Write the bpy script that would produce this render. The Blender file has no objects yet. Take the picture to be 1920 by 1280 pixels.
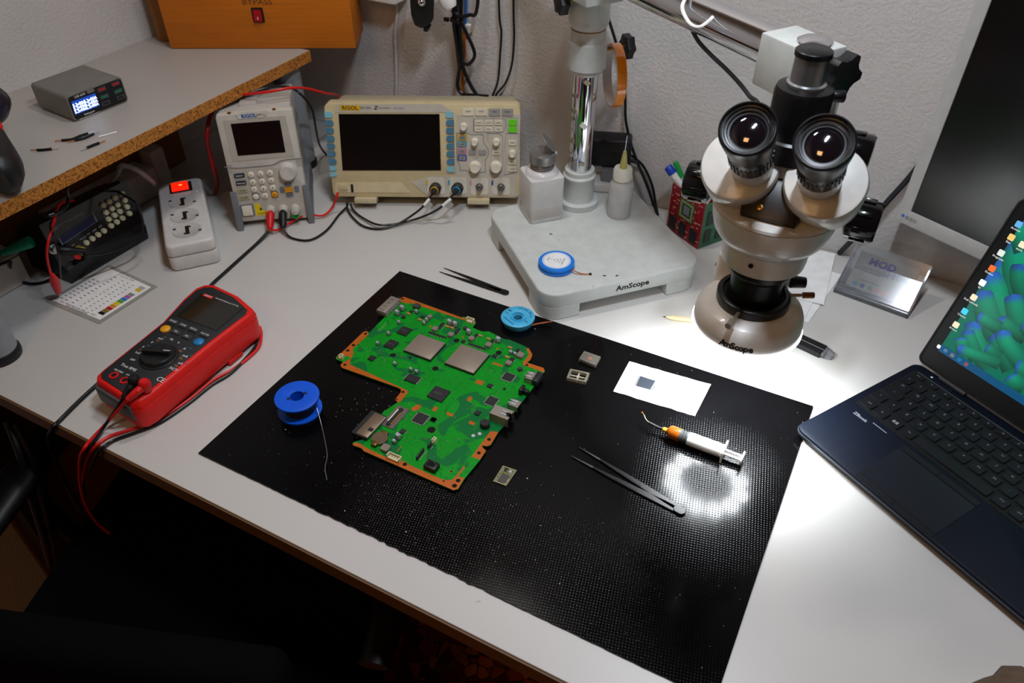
import bpy, bmesh, math, random
from mathutils import Vector, Matrix
random.seed(7)
scene = bpy.context.scene
COL = scene.collection
DESK = 0.74                      # height of the desk top above the floor
R = math.radians

# ------------------------------------------------------------------ camera
cd = bpy.data.cameras.new('camera'); cd.sensor_width = 36.0; cd.lens = 27.32; cd.clip_start = 0.02
cam = bpy.data.objects.new('camera', cd); COL.objects.link(cam)
cam.matrix_world = Matrix(((0.883161, -0.303870, 0.357336, 0.0), (0.469069, 0.572125, -0.672790, 0.0),
                           (0.0, 0.761797, 0.647815, DESK + 0.70), (0, 0, 0, 1)))
cd.dof.use_dof = True; cd.dof.focus_distance = 0.92; cd.dof.aperture_fstop = 8.0
scene.camera = cam

# ------------------------------------------------------------------ world, lamps, exposure
w = bpy.data.worlds.new('world'); scene.world = w; w.use_nodes = True
w.node_tree.nodes['Background'].inputs[0].default_value = (1.0, 0.52, 0.24, 1)
w.node_tree.nodes['Background'].inputs[1].default_value = 0.030
def area(name, loc, target, size, power, color):
    l = bpy.data.lights.new(name, 'AREA'); l.shape = 'RECTANGLE'; l.size, l.size_y = size; l.energy = power; l.color = color
    o = bpy.data.objects.new(name, l); COL.objects.link(o); o.location = loc
    o.rotation_euler = (Vector(target) - Vector(loc)).to_track_quat('-Z', 'Y').to_euler()
    return o
area('led_strip_lamp', (-0.56, 0.84, 1.94), (-0.35, 0.62, 0.74), (0.20, 0.04), 3.3, (1.0, 0.96, 0.92))
area('led_strip_lamp', (-0.08, 0.50, 1.94), (-0.14, 0.52, 0.74), (0.20, 0.04), 6.9, (0.89, 0.97, 1.09))
area('room_lamp', (-0.30, -0.80, 2.25), (-0.3, 0.7, 0.74), (0.40, 0.40), 3.2, (1.0, 0.54, 0.22))
vs = scene.view_settings
vs.view_transform = 'Standard'; vs.look = 'None'; vs.exposure = 0.0; vs.gamma = 1.0; vs.use_curve_mapping = False

# ------------------------------------------------------------------ materials
def lin(h):
    h = h.lstrip('#'); c = [int(h[i:i+2], 16) / 255 for i in (0, 2, 4)]
    return tuple(x / 12.92 if x <= 0.04045 else ((x + 0.055) / 1.055) ** 2.4 for x in c) + (1.0,)
MATS = {}
def mat(name, col, rough=0.5, metal=0.0, var=0.06, scale=60.0, bump=0.0, bscale=300.0, coat=0.0, emit=None, estr=0.0,
        trans=0.0, alpha=1.0, ior=1.45, spec=0.5, sss=0.0):
    if name in MATS: return MATS[name]
    m = bpy.data.materials.new(name); m.use_nodes = True; nt = m.node_tree; n = nt.nodes; l = nt.links
    b = n['Principled BSDF']
    b.inputs['Roughness'].default_value = rough; b.inputs['Metallic'].default_value = metal
    b.inputs['IOR'].default_value = ior; b.inputs['Specular IOR Level'].default_value = spec
    b.inputs['Coat Weight'].default_value = coat; b.inputs['Coat Roughness'].default_value = 0.08
    b.inputs['Transmission Weight'].default_value = trans; b.inputs['Alpha'].default_value = alpha
    if sss: b.inputs['Subsurface Weight'].default_value = sss; b.inputs['Subsurface Radius'].default_value = (.01, .01, .01)
    c = lin(col)
    tc = n.new('ShaderNodeTexCoord')
    nz = n.new('ShaderNodeTexNoise'); nz.inputs['Scale'].default_value = scale; nz.inputs['Detail'].default_value = 4
    l.new(tc.outputs['Object'], nz.inputs['Vector'])
    rp = n.new('ShaderNodeValToRGB')
    rp.color_ramp.elements[0].position = 0.3; rp.color_ramp.elements[1].position = 0.7
    rp.color_ramp.elements[0].color = tuple(x * (1 - var) for x in c[:3]) + (1,)
    rp.color_ramp.elements[1].color = tuple(min(1, x * (1 + var)) for x in c[:3]) + (1,)
    l.new(nz.outputs['Fac'], rp.inputs['Fac']); l.new(rp.outputs['Color'], b.inputs['Base Color'])
    if bump:
        nb = n.new('ShaderNodeTexNoise'); nb.inputs['Scale'].default_value = bscale; nb.inputs['Detail'].default_value = 5
        l.new(tc.outputs['Object'], nb.inputs['Vector'])
        bp = n.new('ShaderNodeBump'); bp.inputs['Strength'].default_value = bump; bp.inputs['Distance'].default_value = 0.002
        l.new(nb.outputs['Fac'], bp.inputs['Height']); l.new(bp.outputs['Normal'], b.inputs['Normal'])
    if emit:
        b.inputs['Emission Color'].default_value = lin(emit); b.inputs['Emission Strength'].default_value = estr
    MATS[name] = m
    return m
def nodes_of(m): return m.node_tree.nodes, m.node_tree.links, m.node_tree.nodes['Principled BSDF']

# ------------------------------------------------------------------ mesh helpers
FRONT = Matrix(((1, 0, 0, 0), (0, 0, -1, 0), (0, 1, 0, 0), (0, 0, 0, 1)))   # (x, up, out) -> (x, -out, up)
def catmull(pts, k=6):
    P = [Vector(p) for p in pts]
    if len(P) < 3: return P
    Q = [P[0] * 2 - P[1]] + P + [P[-1] * 2 - P[-2]]; o = []
    for i in range(1, len(Q) - 2):
        a, b, c, d = Q[i-1], Q[i], Q[i+1], Q[i+2]
        for j in range(k):
            t = j / k
            o.append(0.5 * ((2*b) + (c - a)*t + (2*a - 5*b + 4*c - d)*t*t + (3*b - a - 3*c + d)*t*t*t))
    return o + [P[-1]]
def rrect(x0, y0, x1, y1, r, n=4):
    o = []
    for cx, cy, a in ((x1-r, y1-r, 0), (x0+r, y1-r, 90), (x0+r, y0+r, 180), (x1-r, y0+r, 270)):
        for i in range(n + 1):
            t = R(a + 90*i/n); o.append((cx + r*math.cos(t), cy + r*math.sin(t)))
    return o
def circle(cx, cy, r, n=24, a0=0.0): return [(cx + r*math.cos(a0 + 2*math.pi*i/n), cy + r*math.sin(a0 + 2*math.pi*i/n)) for i in range(n)]
class MB:
    def __init__(s, T=None): s.v = []; s.f = []; s.T = T or Matrix()
    def add(s, vs, fs):
        k = len(s.v); s.v += [s.T @ Vector(p) for p in vs]; s.f += [[i + k for i in f] for f in fs]; return s
    def box(s, x0, y0, z0, x1, y1, z1):
        return s.add([(x0,y0,z0),(x1,y0,z0),(x1,y1,z0),(x0,y1,z0),(x0,y0,z1),(x1,y0,z1),(x1,y1,z1),(x0,y1,z1)],
                     [[3,2,1,0],[4,5,6,7],[0,1,5,4],[1,2,6,5],[2,3,7,6],[3,0,4,7]])
    def cbox(s, c, d): return s.box(c[0]-d[0]/2, c[1]-d[1]/2, c[2]-d[2]/2, c[0]+d[0]/2, c[1]+d[1]/2, c[2]+d[2]/2)
    def prism(s, poly, z0, z1, inset=0.0, top=None):
        n = len(poly); area2 = sum(poly[i][0]*poly[(i+1)%n][1] - poly[(i+1)%n][0]*poly[i][1] for i in range(n))
        if area2 < 0: poly = poly[::-1]; top = top[::-1] if top else None
        cx = sum(p[0] for p in poly)/n; cy = sum(p[1] for p in poly)/n
        w = max(p[0] for p in poly) - min(p[0] for p in poly); h = max(p[1] for p in poly) - min(p[1] for p in poly)
        up = top or [(cx + (p[0]-cx)*(1 - 2*inset/max(w, 1e-6)), cy + (p[1]-cy)*(1 - 2*inset/max(h, 1e-6))) for p in poly]
        return s.add([(p[0], p[1], z0) for p in poly] + [(p[0], p[1], z1) for p in up],
                     [list(range(n))[::-1], list(range(n, 2*n))] + [[i, (i+1)%n, n+(i+1)%n, n+i] for i in range(n)])
    def ring(s, outer, inner, z0, z1):
        n = len(outer); v = [(p[0],p[1],z) for z in (z0, z1) for q in (outer, inner) for p in q]; f = []
        for i in range(n):
            j = (i+1) % n
            f += [[2*n+i, 2*n+j, 3*n+j, 3*n+i], [i, n+i, n+j, j], [i, j, 2*n+j, 2*n+i], [n+i, 3*n+i, 3*n+j, n+j]]
        return s.add(v, f)
    def lathe(s, prof, n=32, T=None, cap=True):
        m = len(prof); T = T or Matrix(); v = []; f = []
        for i in range(n):
            a = 2*math.pi*i/n
            v += [T @ Vector((r*math.cos(a), r*math.sin(a), z)) for r, z in prof]
        for i in range(n):
            j = (i+1) % n
            f += [[i*m+k, j*m+k, j*m+k+1, i*m+k+1] for k in range(m-1)]
        if cap:
            if prof[0][0] > 1e-6: f.append([i*m for i in range(n)][::-1])
            if prof[-1][0] > 1e-6: f.append([i*m+m-1 for i in range(n)])
        return s.add(v, f)
    def cyl(s, p0, p1, r0, r1=None, n=20):
        p0 = Vector(p0); p1 = Vector(p1); d = p1 - p0; q = d.to_track_quat('Z', 'Y').to_matrix().to_4x4(); q.translation = p0
        return s.lathe([(r0, 0), (r0 if r1 is None else r1, d.length)], n, q)
    def lat(s, p0, p1, prof, n=32):
        p0 = Vector(p0); d = Vector(p1) - p0; q = d.to_track_quat('Z', 'Y').to_matrix().to_4x4(); q.translation = p0
        return s.lathe(prof, n, q)
    def tube(s, pts, r, n=8, k=6, smooth=True, flat=1.0):
        P = catmull(pts, k) if smooth else [Vector(p) for p in pts]
        v = []; f = []; up = None
        for i, p in enumerate(P):
            d = (P[min(i+1, len(P)-1)] - P[max(i-1, 0)]).normalized()
            if up is None: up = d.orthogonal().normalized() if abs(d.z) > .9 else Vector((0,0,1))
            x = up.cross(d).normalized(); up = d.cross(x).normalized()
            rr = r(i/(len(P)-1)) if callable(r) else r
            v += [p + x*rr*math.cos(2*math.pi*j/n) + up*rr*flat*math.sin(2*math.pi*j/n) for j in range(n)]
        for i in range(len(P)-1):
            f += [[i*n+j, i*n+(j+1)%n, (i+1)*n+(j+1)%n, (i+1)*n+j] for j in range(n)]
        f += [list(range(n))[::-1], [(len(P)-1)*n+j for j in range(n)]]
        return s.add(v, f)
    def ball(s, c, r, n=12, sc=(1,1,1)):
        prof = [(r*math.sin(math.pi*i/n), -r*math.cos(math.pi*i/n)) for i in range(n+1)]
        prof[0] = (1e-7, -r); prof[-1] = (1e-7, r)
        return s.lathe(prof, 2*n, Matrix.Translation(c) @ Matrix.Diagonal((*sc, 1)), cap=False)
    def mesh(s, name, m, bevel=0.0, seg=2, ang=38):
        me = bpy.data.meshes.new(name); me.from_pydata(s.v, [], s.f)
        bm = bmesh.new(); bm.from_mesh(me)
        bmesh.ops.remove_doubles(bm, verts=bm.verts, dist=1e-6)
        bmesh.ops.recalc_face_normals(bm, faces=bm.faces)
        if bevel:
            es = [e for e in bm.edges if len(e.link_faces) == 2 and e.calc_face_angle(0) > R(30)]
            bmesh.ops.bevel(bm, geom=es, offset=bevel, segments=seg, profile=0.5, affect='EDGES', clamp_overlap=True)
        bm.to_mesh(me); bm.free()
        me.polygons.foreach_set('use_smooth', [True] * len(me.polygons)); me.set_sharp_from_angle(angle=R(ang))
        if m: me.materials.append(m)
        return me
    def obj(s, name, m, parent=None, bevel=0.0, seg=2, ang=38):
        return link(name, s.mesh(name, m, bevel, seg, ang), parent)
def link(name, me, parent=None, loc=None, rot=None):
    o = bpy.data.objects.new(name, me); COL.objects.link(o)
    if parent: o.parent = parent
    if loc: o.location = loc
    if rot: o.rotation_euler = rot
    return o
def tag(o, label, cat, group=None, kind=None):
    if label: o['label'] = label
    if cat: o['category'] = cat
    if group: o['group'] = group
    if kind: o['kind'] = kind
    return o
def thing(name, label, cat, loc=(0,0,0), rz=0.0, group=None, rx=0.0):
    o = bpy.data.objects.new(name, None); COL.objects.link(o); o.empty_display_size = 0.02
    o.location = loc; o.rotation_euler = (R(rx), 0, R(rz)); return tag(o, label, cat, group)
TXT = {}
def text(body, size, m, parent, T, name='lettering', align='CENTER', ext=0.0001, sx=1.0, shear=0.0, bold=0.0):
    c = bpy.data.curves.new('t', 'FONT'); c.body = body; c.size = size; c.extrude = ext; c.align_x = align; c.align_y = 'CENTER'
    c.resolution_u = 2; c.shear = shear; c.offset = bold
    o = bpy.data.objects.new('t', c); me = bpy.data.meshes.new_from_object(o)
    bpy.data.objects.remove(o); bpy.data.curves.remove(c)
    me.transform(T @ Matrix.Diagonal((sx, 1, 1, 1))); me.materials.clear(); me.materials.append(m)
    return link(name, me, parent)
def TR(x, y, z=0.0, rz=0.0): return Matrix.Translation((x, y, z)) @ Matrix.Rotation(R(rz), 4, 'Z')
def smudge(m, scale, lo, hi, dark):        # dirt marks with a shape of their own over a plain colour
    n, l, b = nodes_of(m); src = b.inputs['Base Color'].links[0].from_socket
    tc = n.new('ShaderNodeTexCoord'); z = n.new('ShaderNodeTexNoise'); z.inputs['Scale'].default_value = scale; z.inputs['Detail'].default_value = 6
    l.new(tc.outputs['Object'], z.inputs['Vector']); r = n.new('ShaderNodeMapRange')
    r.inputs['From Min'].default_value = lo; r.inputs['From Max'].default_value = hi; l.new(z.outputs['Fac'], r.inputs['Value'])
    x = n.new('ShaderNodeMix'); x.data_type = 'RGBA'; l.new(r.outputs['Result'], x.inputs[0]); l.new(src, x.inputs[6]); x.inputs[7].default_value = dark
    l.new(x.outputs[2], b.inputs['Base Color'])

BLACK = mat('black_plastic', '#121214', .45); DARK = mat('dark_plastic', '#1c1d20', .5); GREY = mat('grey_plastic', '#6d7177', .5)
WHITE = mat('white_plastic', '#e6e5e2', .4); IVORY = mat('ivory_plastic', '#e3dcc8', .45); CHROME = mat('chrome', '#d9dade', .08, 1.0, .02)
STEEL = mat('steel', '#b9bbbf', .28, 1.0); BRASS = mat('brass', '#b98a45', .3, 1.0); RUBBER = mat('black_rubber', '#0c0c0d', .55)
RED = mat('red_plastic', '#d01418', .4); REDWIRE = mat('red_insulation', '#d81512', .4); BLKWIRE = mat('black_insulation', '#0b0c10', .35)
INKB = mat('black_ink', '#1a1a1c', .7); INKW = mat('white_ink', '#e8e8e8', .7)
PAPER = mat('white_paper', '#eeeeec', .75)

# ================================================================== the room
def struct(o): o['kind'] = 'structure'; return o
wm = mat('wall_plaster', '#c9c5c2', .85, var=.03, scale=9, bump=.7, bscale=190)
struct(MB().box(-1.36, 1.168, -.74, 1.6, 1.27, 1.9).obj('wall_back', wm))
struct(MB().box(-1.36, -1.6, -.74, -1.237, 1.168, 1.9).obj('wall_left', wm))
# terrazzo floor
fm = mat('terrazzo', '#5a2c18', .55, var=.2, scale=30)
n, l, b = nodes_of(fm)
tc = n.new('ShaderNodeTexCoord'); vo = n.new('ShaderNodeTexVoronoi'); vo.inputs['Scale'].default_value = 42; l.new(tc.outputs['Object'], vo.inputs['Vector'])
ve = n.new('ShaderNodeTexVoronoi'); ve.feature = 'DISTANCE_TO_EDGE'; ve.inputs['Scale'].default_value = 42; l.new(tc.outputs['Object'], ve.inputs['Vector'])
rp = n.new('ShaderNodeValToRGB'); cr = rp.color_ramp; cr.elements[0].color = lin('#b0481f'); cr.elements[1].color = lin('#d88a4c')
e = cr.elements.new(.45); e.color = lin('#4a1c10'); e = cr.elements.new(.7); e.color = lin('#c45a2a')
sp = n.new('ShaderNodeSeparateColor'); l.new(vo.outputs['Color'], sp.inputs[0]); l.new(sp.outputs[0], rp.inputs['Fac'])
mr = n.new('ShaderNodeMapRange'); mr.inputs['From Min'].default_value = .02; mr.inputs['From Max'].default_value = .06; l.new(ve.outputs['Distance'], mr.inputs['Value'])
mx = n.new('ShaderNodeMix'); mx.data_type = 'RGBA'; l.new(mr.outputs['Result'], mx.inputs[0]); mx.inputs[6].default_value = lin('#2a1009'); l.new(rp.outputs['Color'], mx.inputs[7])
l.new(mx.outputs[2], b.inputs['Base Color'])
struct(MB().box(-1.36, -1.6, -.78, 1.6, 1.27, -.74).obj('floor', fm))

# desk
dm = mat('white_laminate', '#cfcdc9', .38, var=.015, scale=6, bump=.02, bscale=900)
smudge(dm, 55, .73, .80, lin('#8d8a86'))
desk = thing('desk', 'long white laminate workbench with brown front edge', 'desk', (0, 0, 0))
MB().box(-1.235, .3245, -.022, 1.2, 1.165, 0).obj('desk_top', dm, desk, .0012)
MB().box(-1.235, .3225, -.0225, 1.2, .3240, -.0025).obj('edge_band', mat('brown_edge', '#6b4a2c', .5), desk)
dl = mat('desk_leg', '#2a2522', .5)
for x, y in ((-1.19, .37), (-1.19, 1.1), (1.1, .37), (1.1, 1.1)): MB().box(x-.025, y-.025, -.74, x+.025, y+.025, -.0225).obj('leg', dl, desk)
MB().box(-1.232, .34, -.66, -1.217, 1.15, -.05).obj('side_panel', mat('brown_board', '#6b4420', .6), desk)

# raised shelf along the left wall
shm = mat('shelf_laminate', '#aca69f', .42, var=.02, scale=8)
smudge(shm, 40, .72, .8, lin('#8d857c'))
chip = mat('chipboard', '#b9772c', .85, var=.3, scale=260, bump=.6, bscale=420)
smudge(chip, 330, .5, .62, lin('#7a4514'))
shelf = thing('desk_shelf', 'raised white shelf with raw chipboard edge along the left wall', 'shelf')
MB().box(-1.236, -.10, .193, -.9445, 1.029, .212).obj('shelf_board', shm, shelf)
MB().box(-.9445, -.10, .1932, -.9435, 1.029, .2118).obj('chipboard_edge', chip, shelf)
MB().box(-1.236, 1.029, .1932, -.9435, 1.030, .2118).obj('chipboard_edge', chip, shelf)
lm = mat('grey_leg_paint', '#8b8e93', .4)
for x, y in ((-.985, .374), (-.978, .998),):
    MB().cyl((x, y, .012), (x, y, .193), .0245, n=28).obj('leg', lm, shelf)
    MB().lathe([(.026, .0), (.027, .004), (.027, .010), (.0245, .014)], 28, Matrix.Translation((x, y, 0))).obj('foot_cap', BLACK, shelf)

# black work mat with a dimpled face
mm = mat('mat_rubber', '#050506', .2, var=.2, scale=14, spec=.2)
n, l, b = nodes_of(mm)
tc = n.new('ShaderNodeTexCoord'); mp = n.new('ShaderNodeMapping'); mp.inputs['Rotation'].default_value = (0, 0, R(32)); l.new(tc.outputs['Object'], mp.inputs['Vector'])
def mth(op, a, bb=None):
    x = n.new('ShaderNodeMath'); x.operation = op
    for i, q in enumerate((a, bb)):
        if q is None: continue
        if isinstance(q, (int, float)): x.inputs[i].default_value = q
        else: l.new(q, x.inputs[i])
    return x.outputs[0]
sx = n.new('ShaderNodeSeparateXYZ'); l.new(mp.outputs['Vector'], sx.inputs[0])
KD = 2*math.pi/.0044
dd = mth('MULTIPLY', mth('SINE', mth('MULTIPLY', sx.outputs[0], KD)), mth('SINE', mth('MULTIPLY', sx.outputs[1], KD)))
ds = n.new('ShaderNodeMapRange'); ds.interpolation_type = 'SMOOTHSTEP'; ds.inputs['From Min'].default_value = .05; ds.inputs['From Max'].default_value = 1.0; l.new(dd, ds.inputs['Value'])
bp = n.new('ShaderNodeBump'); bp.inputs['Strength'].default_value = 1.0; bp.inputs['Distance'].default_value = .00010; l.new(ds.outputs['Result'], bp.inputs['Height'])
nz = n.new('ShaderNodeTexNoise'); nz.inputs['Scale'].default_value = 7; nz.inputs['Detail'].default_value = 8; l.new(tc.outputs['Object'], nz.inputs['Vector'])
mr = n.new('ShaderNodeMapRange'); mr.inputs['From Min'].default_value = .4; mr.inputs['From Max'].default_value = .7
mr.inputs['To Min'].default_value = .10; mr.inputs['To Max'].default_value = .20; l.new(nz.outputs['Fac'], mr.inputs['Value'])
l.new(mr.outputs['Result'], b.inputs['Roughness']); l.new(bp.outputs['Normal'], b.inputs['Normal'])
MX0, MY0, MX1, MY1 = -.618, .370, .010, .792
workmat = MB(); pl = [(MX0, MY1), (MX0, MY0)]
for i in range(1, 120):                       # frayed front edge
    x = MX0 + (MX1-MX0)*i/120; fr = .0012 if .25 < i/120 < .62 else .0003
    pl.append((x, MY0 + random.uniform(-fr, fr)))
pl += [(MX1, MY0), (MX1, MY1)]
workmat.prism(pl, .0003, .0022)
MAT_Z = .0022
tag(workmat.obj('work_mat', mm, None), 'large black dimpled rubber work mat lying on the white desk', 'mat')

# ================================================================== front-panel helpers (x right, y up, z out of the panel)
def plate(parent, name, poly, m, z0=0.0, z1=.001, bevel=0.0): return MB(FRONT).prism(poly, z0, z1).obj(name, m, parent, bevel)
def button(parent, x, y, w, h, m, z1=.0022, r=.0012, name='button', z0=0.0):
    return MB(FRONT).prism(rrect(x-w/2, y-h/2, x+w/2, y+h/2, min(r, w/2.01, h/2.01), 2), z0, z1, .0003).obj(name, m, parent)
def knob(parent, x, y, r, h, m, name='knob', z0=0.0):
    return MB(FRONT @ Matrix.Translation((x, y, 0))).lathe([(r*1.12, z0), (r*1.08, z0+h*.25), (r, z0+h*.3), (r*.93, z0+h*.93), (r*.84, z0+h), (r*.4, z0+h*.97), (.0001, z0+h*.96)], 24).obj(name, m, parent)
def ptext(parent, body, x, y, size, m, z=.0003, **k): return text(body, size, m, parent, FRONT @ Matrix.Translation((x, y, z)), **k)

# ================================================================== oscilloscope
SC_SCREEN = [(0.0243, 0.1412), (0.191, 0.1423), (0.1898, 0.0484), (0.0219, 0.0471)]
SC_LBTN = [(0.0082, 0.1401), (0.0079, 0.1265), (0.0075, 0.1139), (0.0074, 0.1009), (0.0068, 0.0883), (0.0065, 0.0755), (0.0065, 0.0622), (0.0063, 0.051), (0.0056, 0.0405)]
SC_RBTN = [(0.2073, 0.1411), (0.2078, 0.1282), (0.2074, 0.1154), (0.2073, 0.1024), (0.2071, 0.0897), (0.2069, 0.0768), (0.2068, 0.0635), (0.2064, 0.0506)]
SC_TOP = [(0.2381, 0.146), (0.2596, 0.1461), (0.2813, 0.1457), (0.3027, 0.1458)]
SC_SIX = [(0.2559, 0.1291), (0.2719, 0.1292), (0.2879, 0.1293), (0.2553, 0.1185), (0.2718, 0.1186), (0.2878, 0.1187), (0.2843, 0.0799), (0.3109, 0.0963), (0.3111, 0.0639), (0.3111, 0.052)]
SC_GRN = [(0.3114, 0.1297), (0.3114, 0.1183)]
SC_CH = [(0.2271, 0.1044), (0.2268, 0.0932), (0.2268, 0.0815), (0.2266, 0.0702)]
SC_GRY = [(0.2435, 0.0802), (0.2606, 0.0803)]
SC_KS = [(0.2304, 0.1227), (0.2482, 0.0978), (0.2844, 0.0981), (0.311, 0.0788)]
SC_KB = [(0.248, 0.0555), (0.2836, 0.0558)]
SC_BNC = [(0.1801, 0.0206), (0.2178, 0.0209), (0.2549, 0.0202), (0.292, 0.0205)]
SC_PANEL = [(0.2188, 0.1415), (0.3244, 0.1432), (0.3213, 0.04), (0.2158, 0.0392)]
SC_STRIP = [(0.0278, 0.1571), (0.1945, 0.1585), (0.2132, 0.1462), (0.2007, 0.1448), (0.0188, 0.1436), (0.0196, 0.1514)]
SC_LOGO = [(0.0441, 0.1512), (0.0714, 0.151), (0.0935, 0.151), (0.1185, 0.1517)]
SC_LOW = [(0.0077, 0.0259), (0.1203, 0.0276), (0.1363, 0.0089), (0.1191, 0.0092), (0.006, 0.0088)]
SC_USB = [(0.0197, 0.0186), (0.0354, 0.0163)]
SC_BPAN = [(0.1383, 0.0274), (0.1729, 0.0388), (0.3193, 0.041), (0.3185, 0.0042), (0.1672, 0.0025)]
SC_FRAMES = [[(0.2465, 0.1351), (0.2966, 0.1355), (0.3004, 0.1326), (0.3004, 0.1232), (0.2965, 0.1136), (0.2461, 0.1136)], [(0.3023, 0.1364), (0.3193, 0.1369), (0.3194, 0.1147), (0.3024, 0.1146)], [(0.2179, 0.1115), (0.2374, 0.1122), (0.2412, 0.1094), (0.2626, 0.1095), (0.2633, 0.096), (0.271, 0.0853), (0.2709, 0.0745), (0.2659, 0.0666), (0.2657, 0.0456), (0.2388, 0.0448), (0.2329, 0.0484), (0.222, 0.0483), (0.2213, 0.0583), (0.2171, 0.0642)], [(0.2698, 0.1115), (0.2888, 0.1116), (0.295, 0.1068), (0.2955, 0.0569), (0.2925, 0.0458), (0.2756, 0.0427), (0.2717, 0.0507), (0.2748, 0.0666), (0.275, 0.0941), (0.2696, 0.0999)], [(0.3004, 0.1117), (0.3221, 0.1118), (0.3219, 0.0906), (0.3196, 0.0827), (0.3199, 0.046), (0.2968, 0.0408), (0.3004, 0.0668), (0.2981, 0.0885)]]
scb = mat('scope_beige', '#cdbd93', .5, bump=.05, bscale=800); scp = mat('scope_panel', '#c3bcad', .5); scd = mat('scope_screen', '#0d0a09', .25)
scl = mat('scope_key_blue', '#4f7f99', .45); scl2 = mat('scope_key_paleblue', '#86bfd0', .45); sck = mat('scope_key_ivory', '#ded6c0', .45)
scg = mat('scope_grey', '#9a9894', .5); sline = mat('scope_line_grey', '#5d6570', .6)
sc = thing('oscilloscope', 'beige bench oscilloscope with large dark screen against the wall', 'oscilloscope', (-.8317, .9035, .018), 27.05, None, -12.8)
SW, SH = .325, .159
b = MB(); b.prism(rrect(0, 0, SW, .050, .010), 0, SH)               # front shell, edges rounded
MB(FRONT).prism(rrect(0, 0, SW, SH, .009), -.030, 0, .0012).obj('front_shell', scb, sc, .0008)
MB(FRONT).prism(rrect(.006, .006, SW-.006, SH-.006, .008), -.105, -.030).obj('rear_case', mat('scope_case', '#b3a98f', .55), sc, .001)
plate(sc, 'brand_strip', SC_STRIP, scp, 0, .0006)
plate(sc, 'screen', SC_SCREEN, scd, 0, .0008)
plate(sc, 'control_panel', SC_PANEL, scp, 0, .0007)
plate(sc, 'input_panel', SC_BPAN, scp, 0, .0009)
plate(sc, 'lower_panel', SC_LOW, mat('scope_beige_light', '#d6c8a2', .5), 0, .0008)
for fr in SC_FRAMES:                               # grey outlines printed round the knob groups
    cx = sum(p[0] for p in fr)/len(fr); cy = sum(p[1] for p in fr)/len(fr)
    inn = [(cx+(p[0]-cx)*.965, cy+(p[1]-cy)*.975) for p in fr]
    MB(FRONT).ring(fr, inn, .0006, .0010).obj('outline', sline, sc)
def keyD(p, m, flip=1, w=.0135, h=.0098):
    x, y = p; a = [(x-flip*w/2, y-h/2), (x+flip*w*.2, y-h/2)] + [(x+flip*(w*.2+w*.3*math.sin(t)), y-h/2*math.cos(t)) for t in (.5, 1.05, 1.57, 2.09, 2.64)] + [(x+flip*w*.2, y+h/2), (x-flip*w/2, y+h/2)]
    plate(sc, 'button', a, m, 0, .0022)
for i, p in enumerate(SC_LBTN):
    if i < 7: keyD(p, scl2 if i == 0 else scl)
    else: keyD(p, scl2, 1, .012, .0078)
for i, p in enumerate(SC_RBTN): keyD(p, scl2 if i in (0, 7) else scl, -1)
for i, p in enumerate(SC_TOP): button(sc, p[0], p[1], .0190, .0120, sck if i < 2 else scg)
for p in SC_SIX: button(sc, p[0], p[1], .0128, .0086, sck, .0024)
for p in SC_GRN: button(sc, p[0], p[1], .0142, .0098, mat('key_green', '#5fc21f', .45, emit='#5fc21f', estr=.12), .0024)
for p, c in zip(SC_CH, ('#d9b021', '#3fa3b4', '#d07a9c', '#2b4aa5')):
    button(sc, p[0], p[1], .0158, .0098, mat('key_rim_'+c[1:], c, .45), .0018, name='button_rim'); button(sc, p[0], p[1], .0115, .0068, scg, .0026)
for p in SC_GRY: button(sc, p[0], p[1], .0130, .0086, scg, .0024)
for p in SC_KS: knob(sc, p[0], p[1], .0056, .0125, IVORY)
for p in SC_KB: knob(sc, p[0], p[1], .0092, .0135, IVORY)
for i, p in enumerate(SC_BNC):
    x, y = p
    plate(sc, 'socket_surround', rrect(x-.015, y-.0135, x+.015, y+.0155, .005), mat('scope_light', '#d8d2c2', .5), .0008, .0016)
    plate(sc, 'channel_mark', [(x-.0165, y+.003), (x-.0135, y+.003), (x-.0135, y+.0125), (x-.0165, y+.010)], mat('mark_%d' % i, ('#d9b021', '#2f9fb4', '#d98aa8', '#2b4aa5')[i], .5), .0016, .0019)
    jm = MB(FRONT @ Matrix.Translation((x, y, 0))); jm.lathe([(.0068, .0015), (.0068, .003), (.0048, .0032), (.0048, .011), (.0040, .011), (.0040, .005), (.0012, .005), (.0012, .009), (.0001, .009)], 20)
    jm.obj('coaxial_socket', STEEL, sc)
plate(sc, 'power_button', rrect(SC_USB[0][0]-.0085, SC_USB[0][1]-.0055, SC_USB[0][0]+.0085, SC_USB[0][1]+.0055, .001), scb, .0008, .0026, .0004)
plate(sc, 'usb_port', rrect(SC_USB[1][0]-.0022, SC_USB[1][1]-.007, SC_USB[1][0]+.0022, SC_USB[1][1]+.007, .0006), BLACK, .0008, .0012)
lx, ly = SC_LOGO[0]
lg = plate(sc, 'logo_plate', rrect(lx-.0165, ly-.0042, lx+.0165, ly+.0042, .0008), mat('logo_yellow', '#e3b10c', .5), .0006, .0010)
ptext(sc, 'RIGOL', lx, ly, .0088, INKB, .0011, bold=.00015, sx=1.05)
ptext(sc, 'DS1054', SC_LOGO[1][0]-.002, ly, .0058, INKB, .0007); ptext(sc, 'Z', SC_LOGO[1][0]+.0145, ly, .0075, INKB, .0007, bold=.0003, shear=.3)
ptext(sc, 'OSCILLOSCOPE', SC_LOGO[2][0]+.006, ly, .0028, INKB, .0007); ptext(sc, 'Ultra Vision', SC_LOGO[3][0]+.006, ly, .0036, mat('blue_ink', '#2b4aa5', .6), .0007)
for p, t in zip(SC_TOP, ('CLEAR', 'AUTO', 'STOP', 'SINGLE')): ptext(sc, t, p[0], p[1]+.001, .0030, INKB, .0024)
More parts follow.
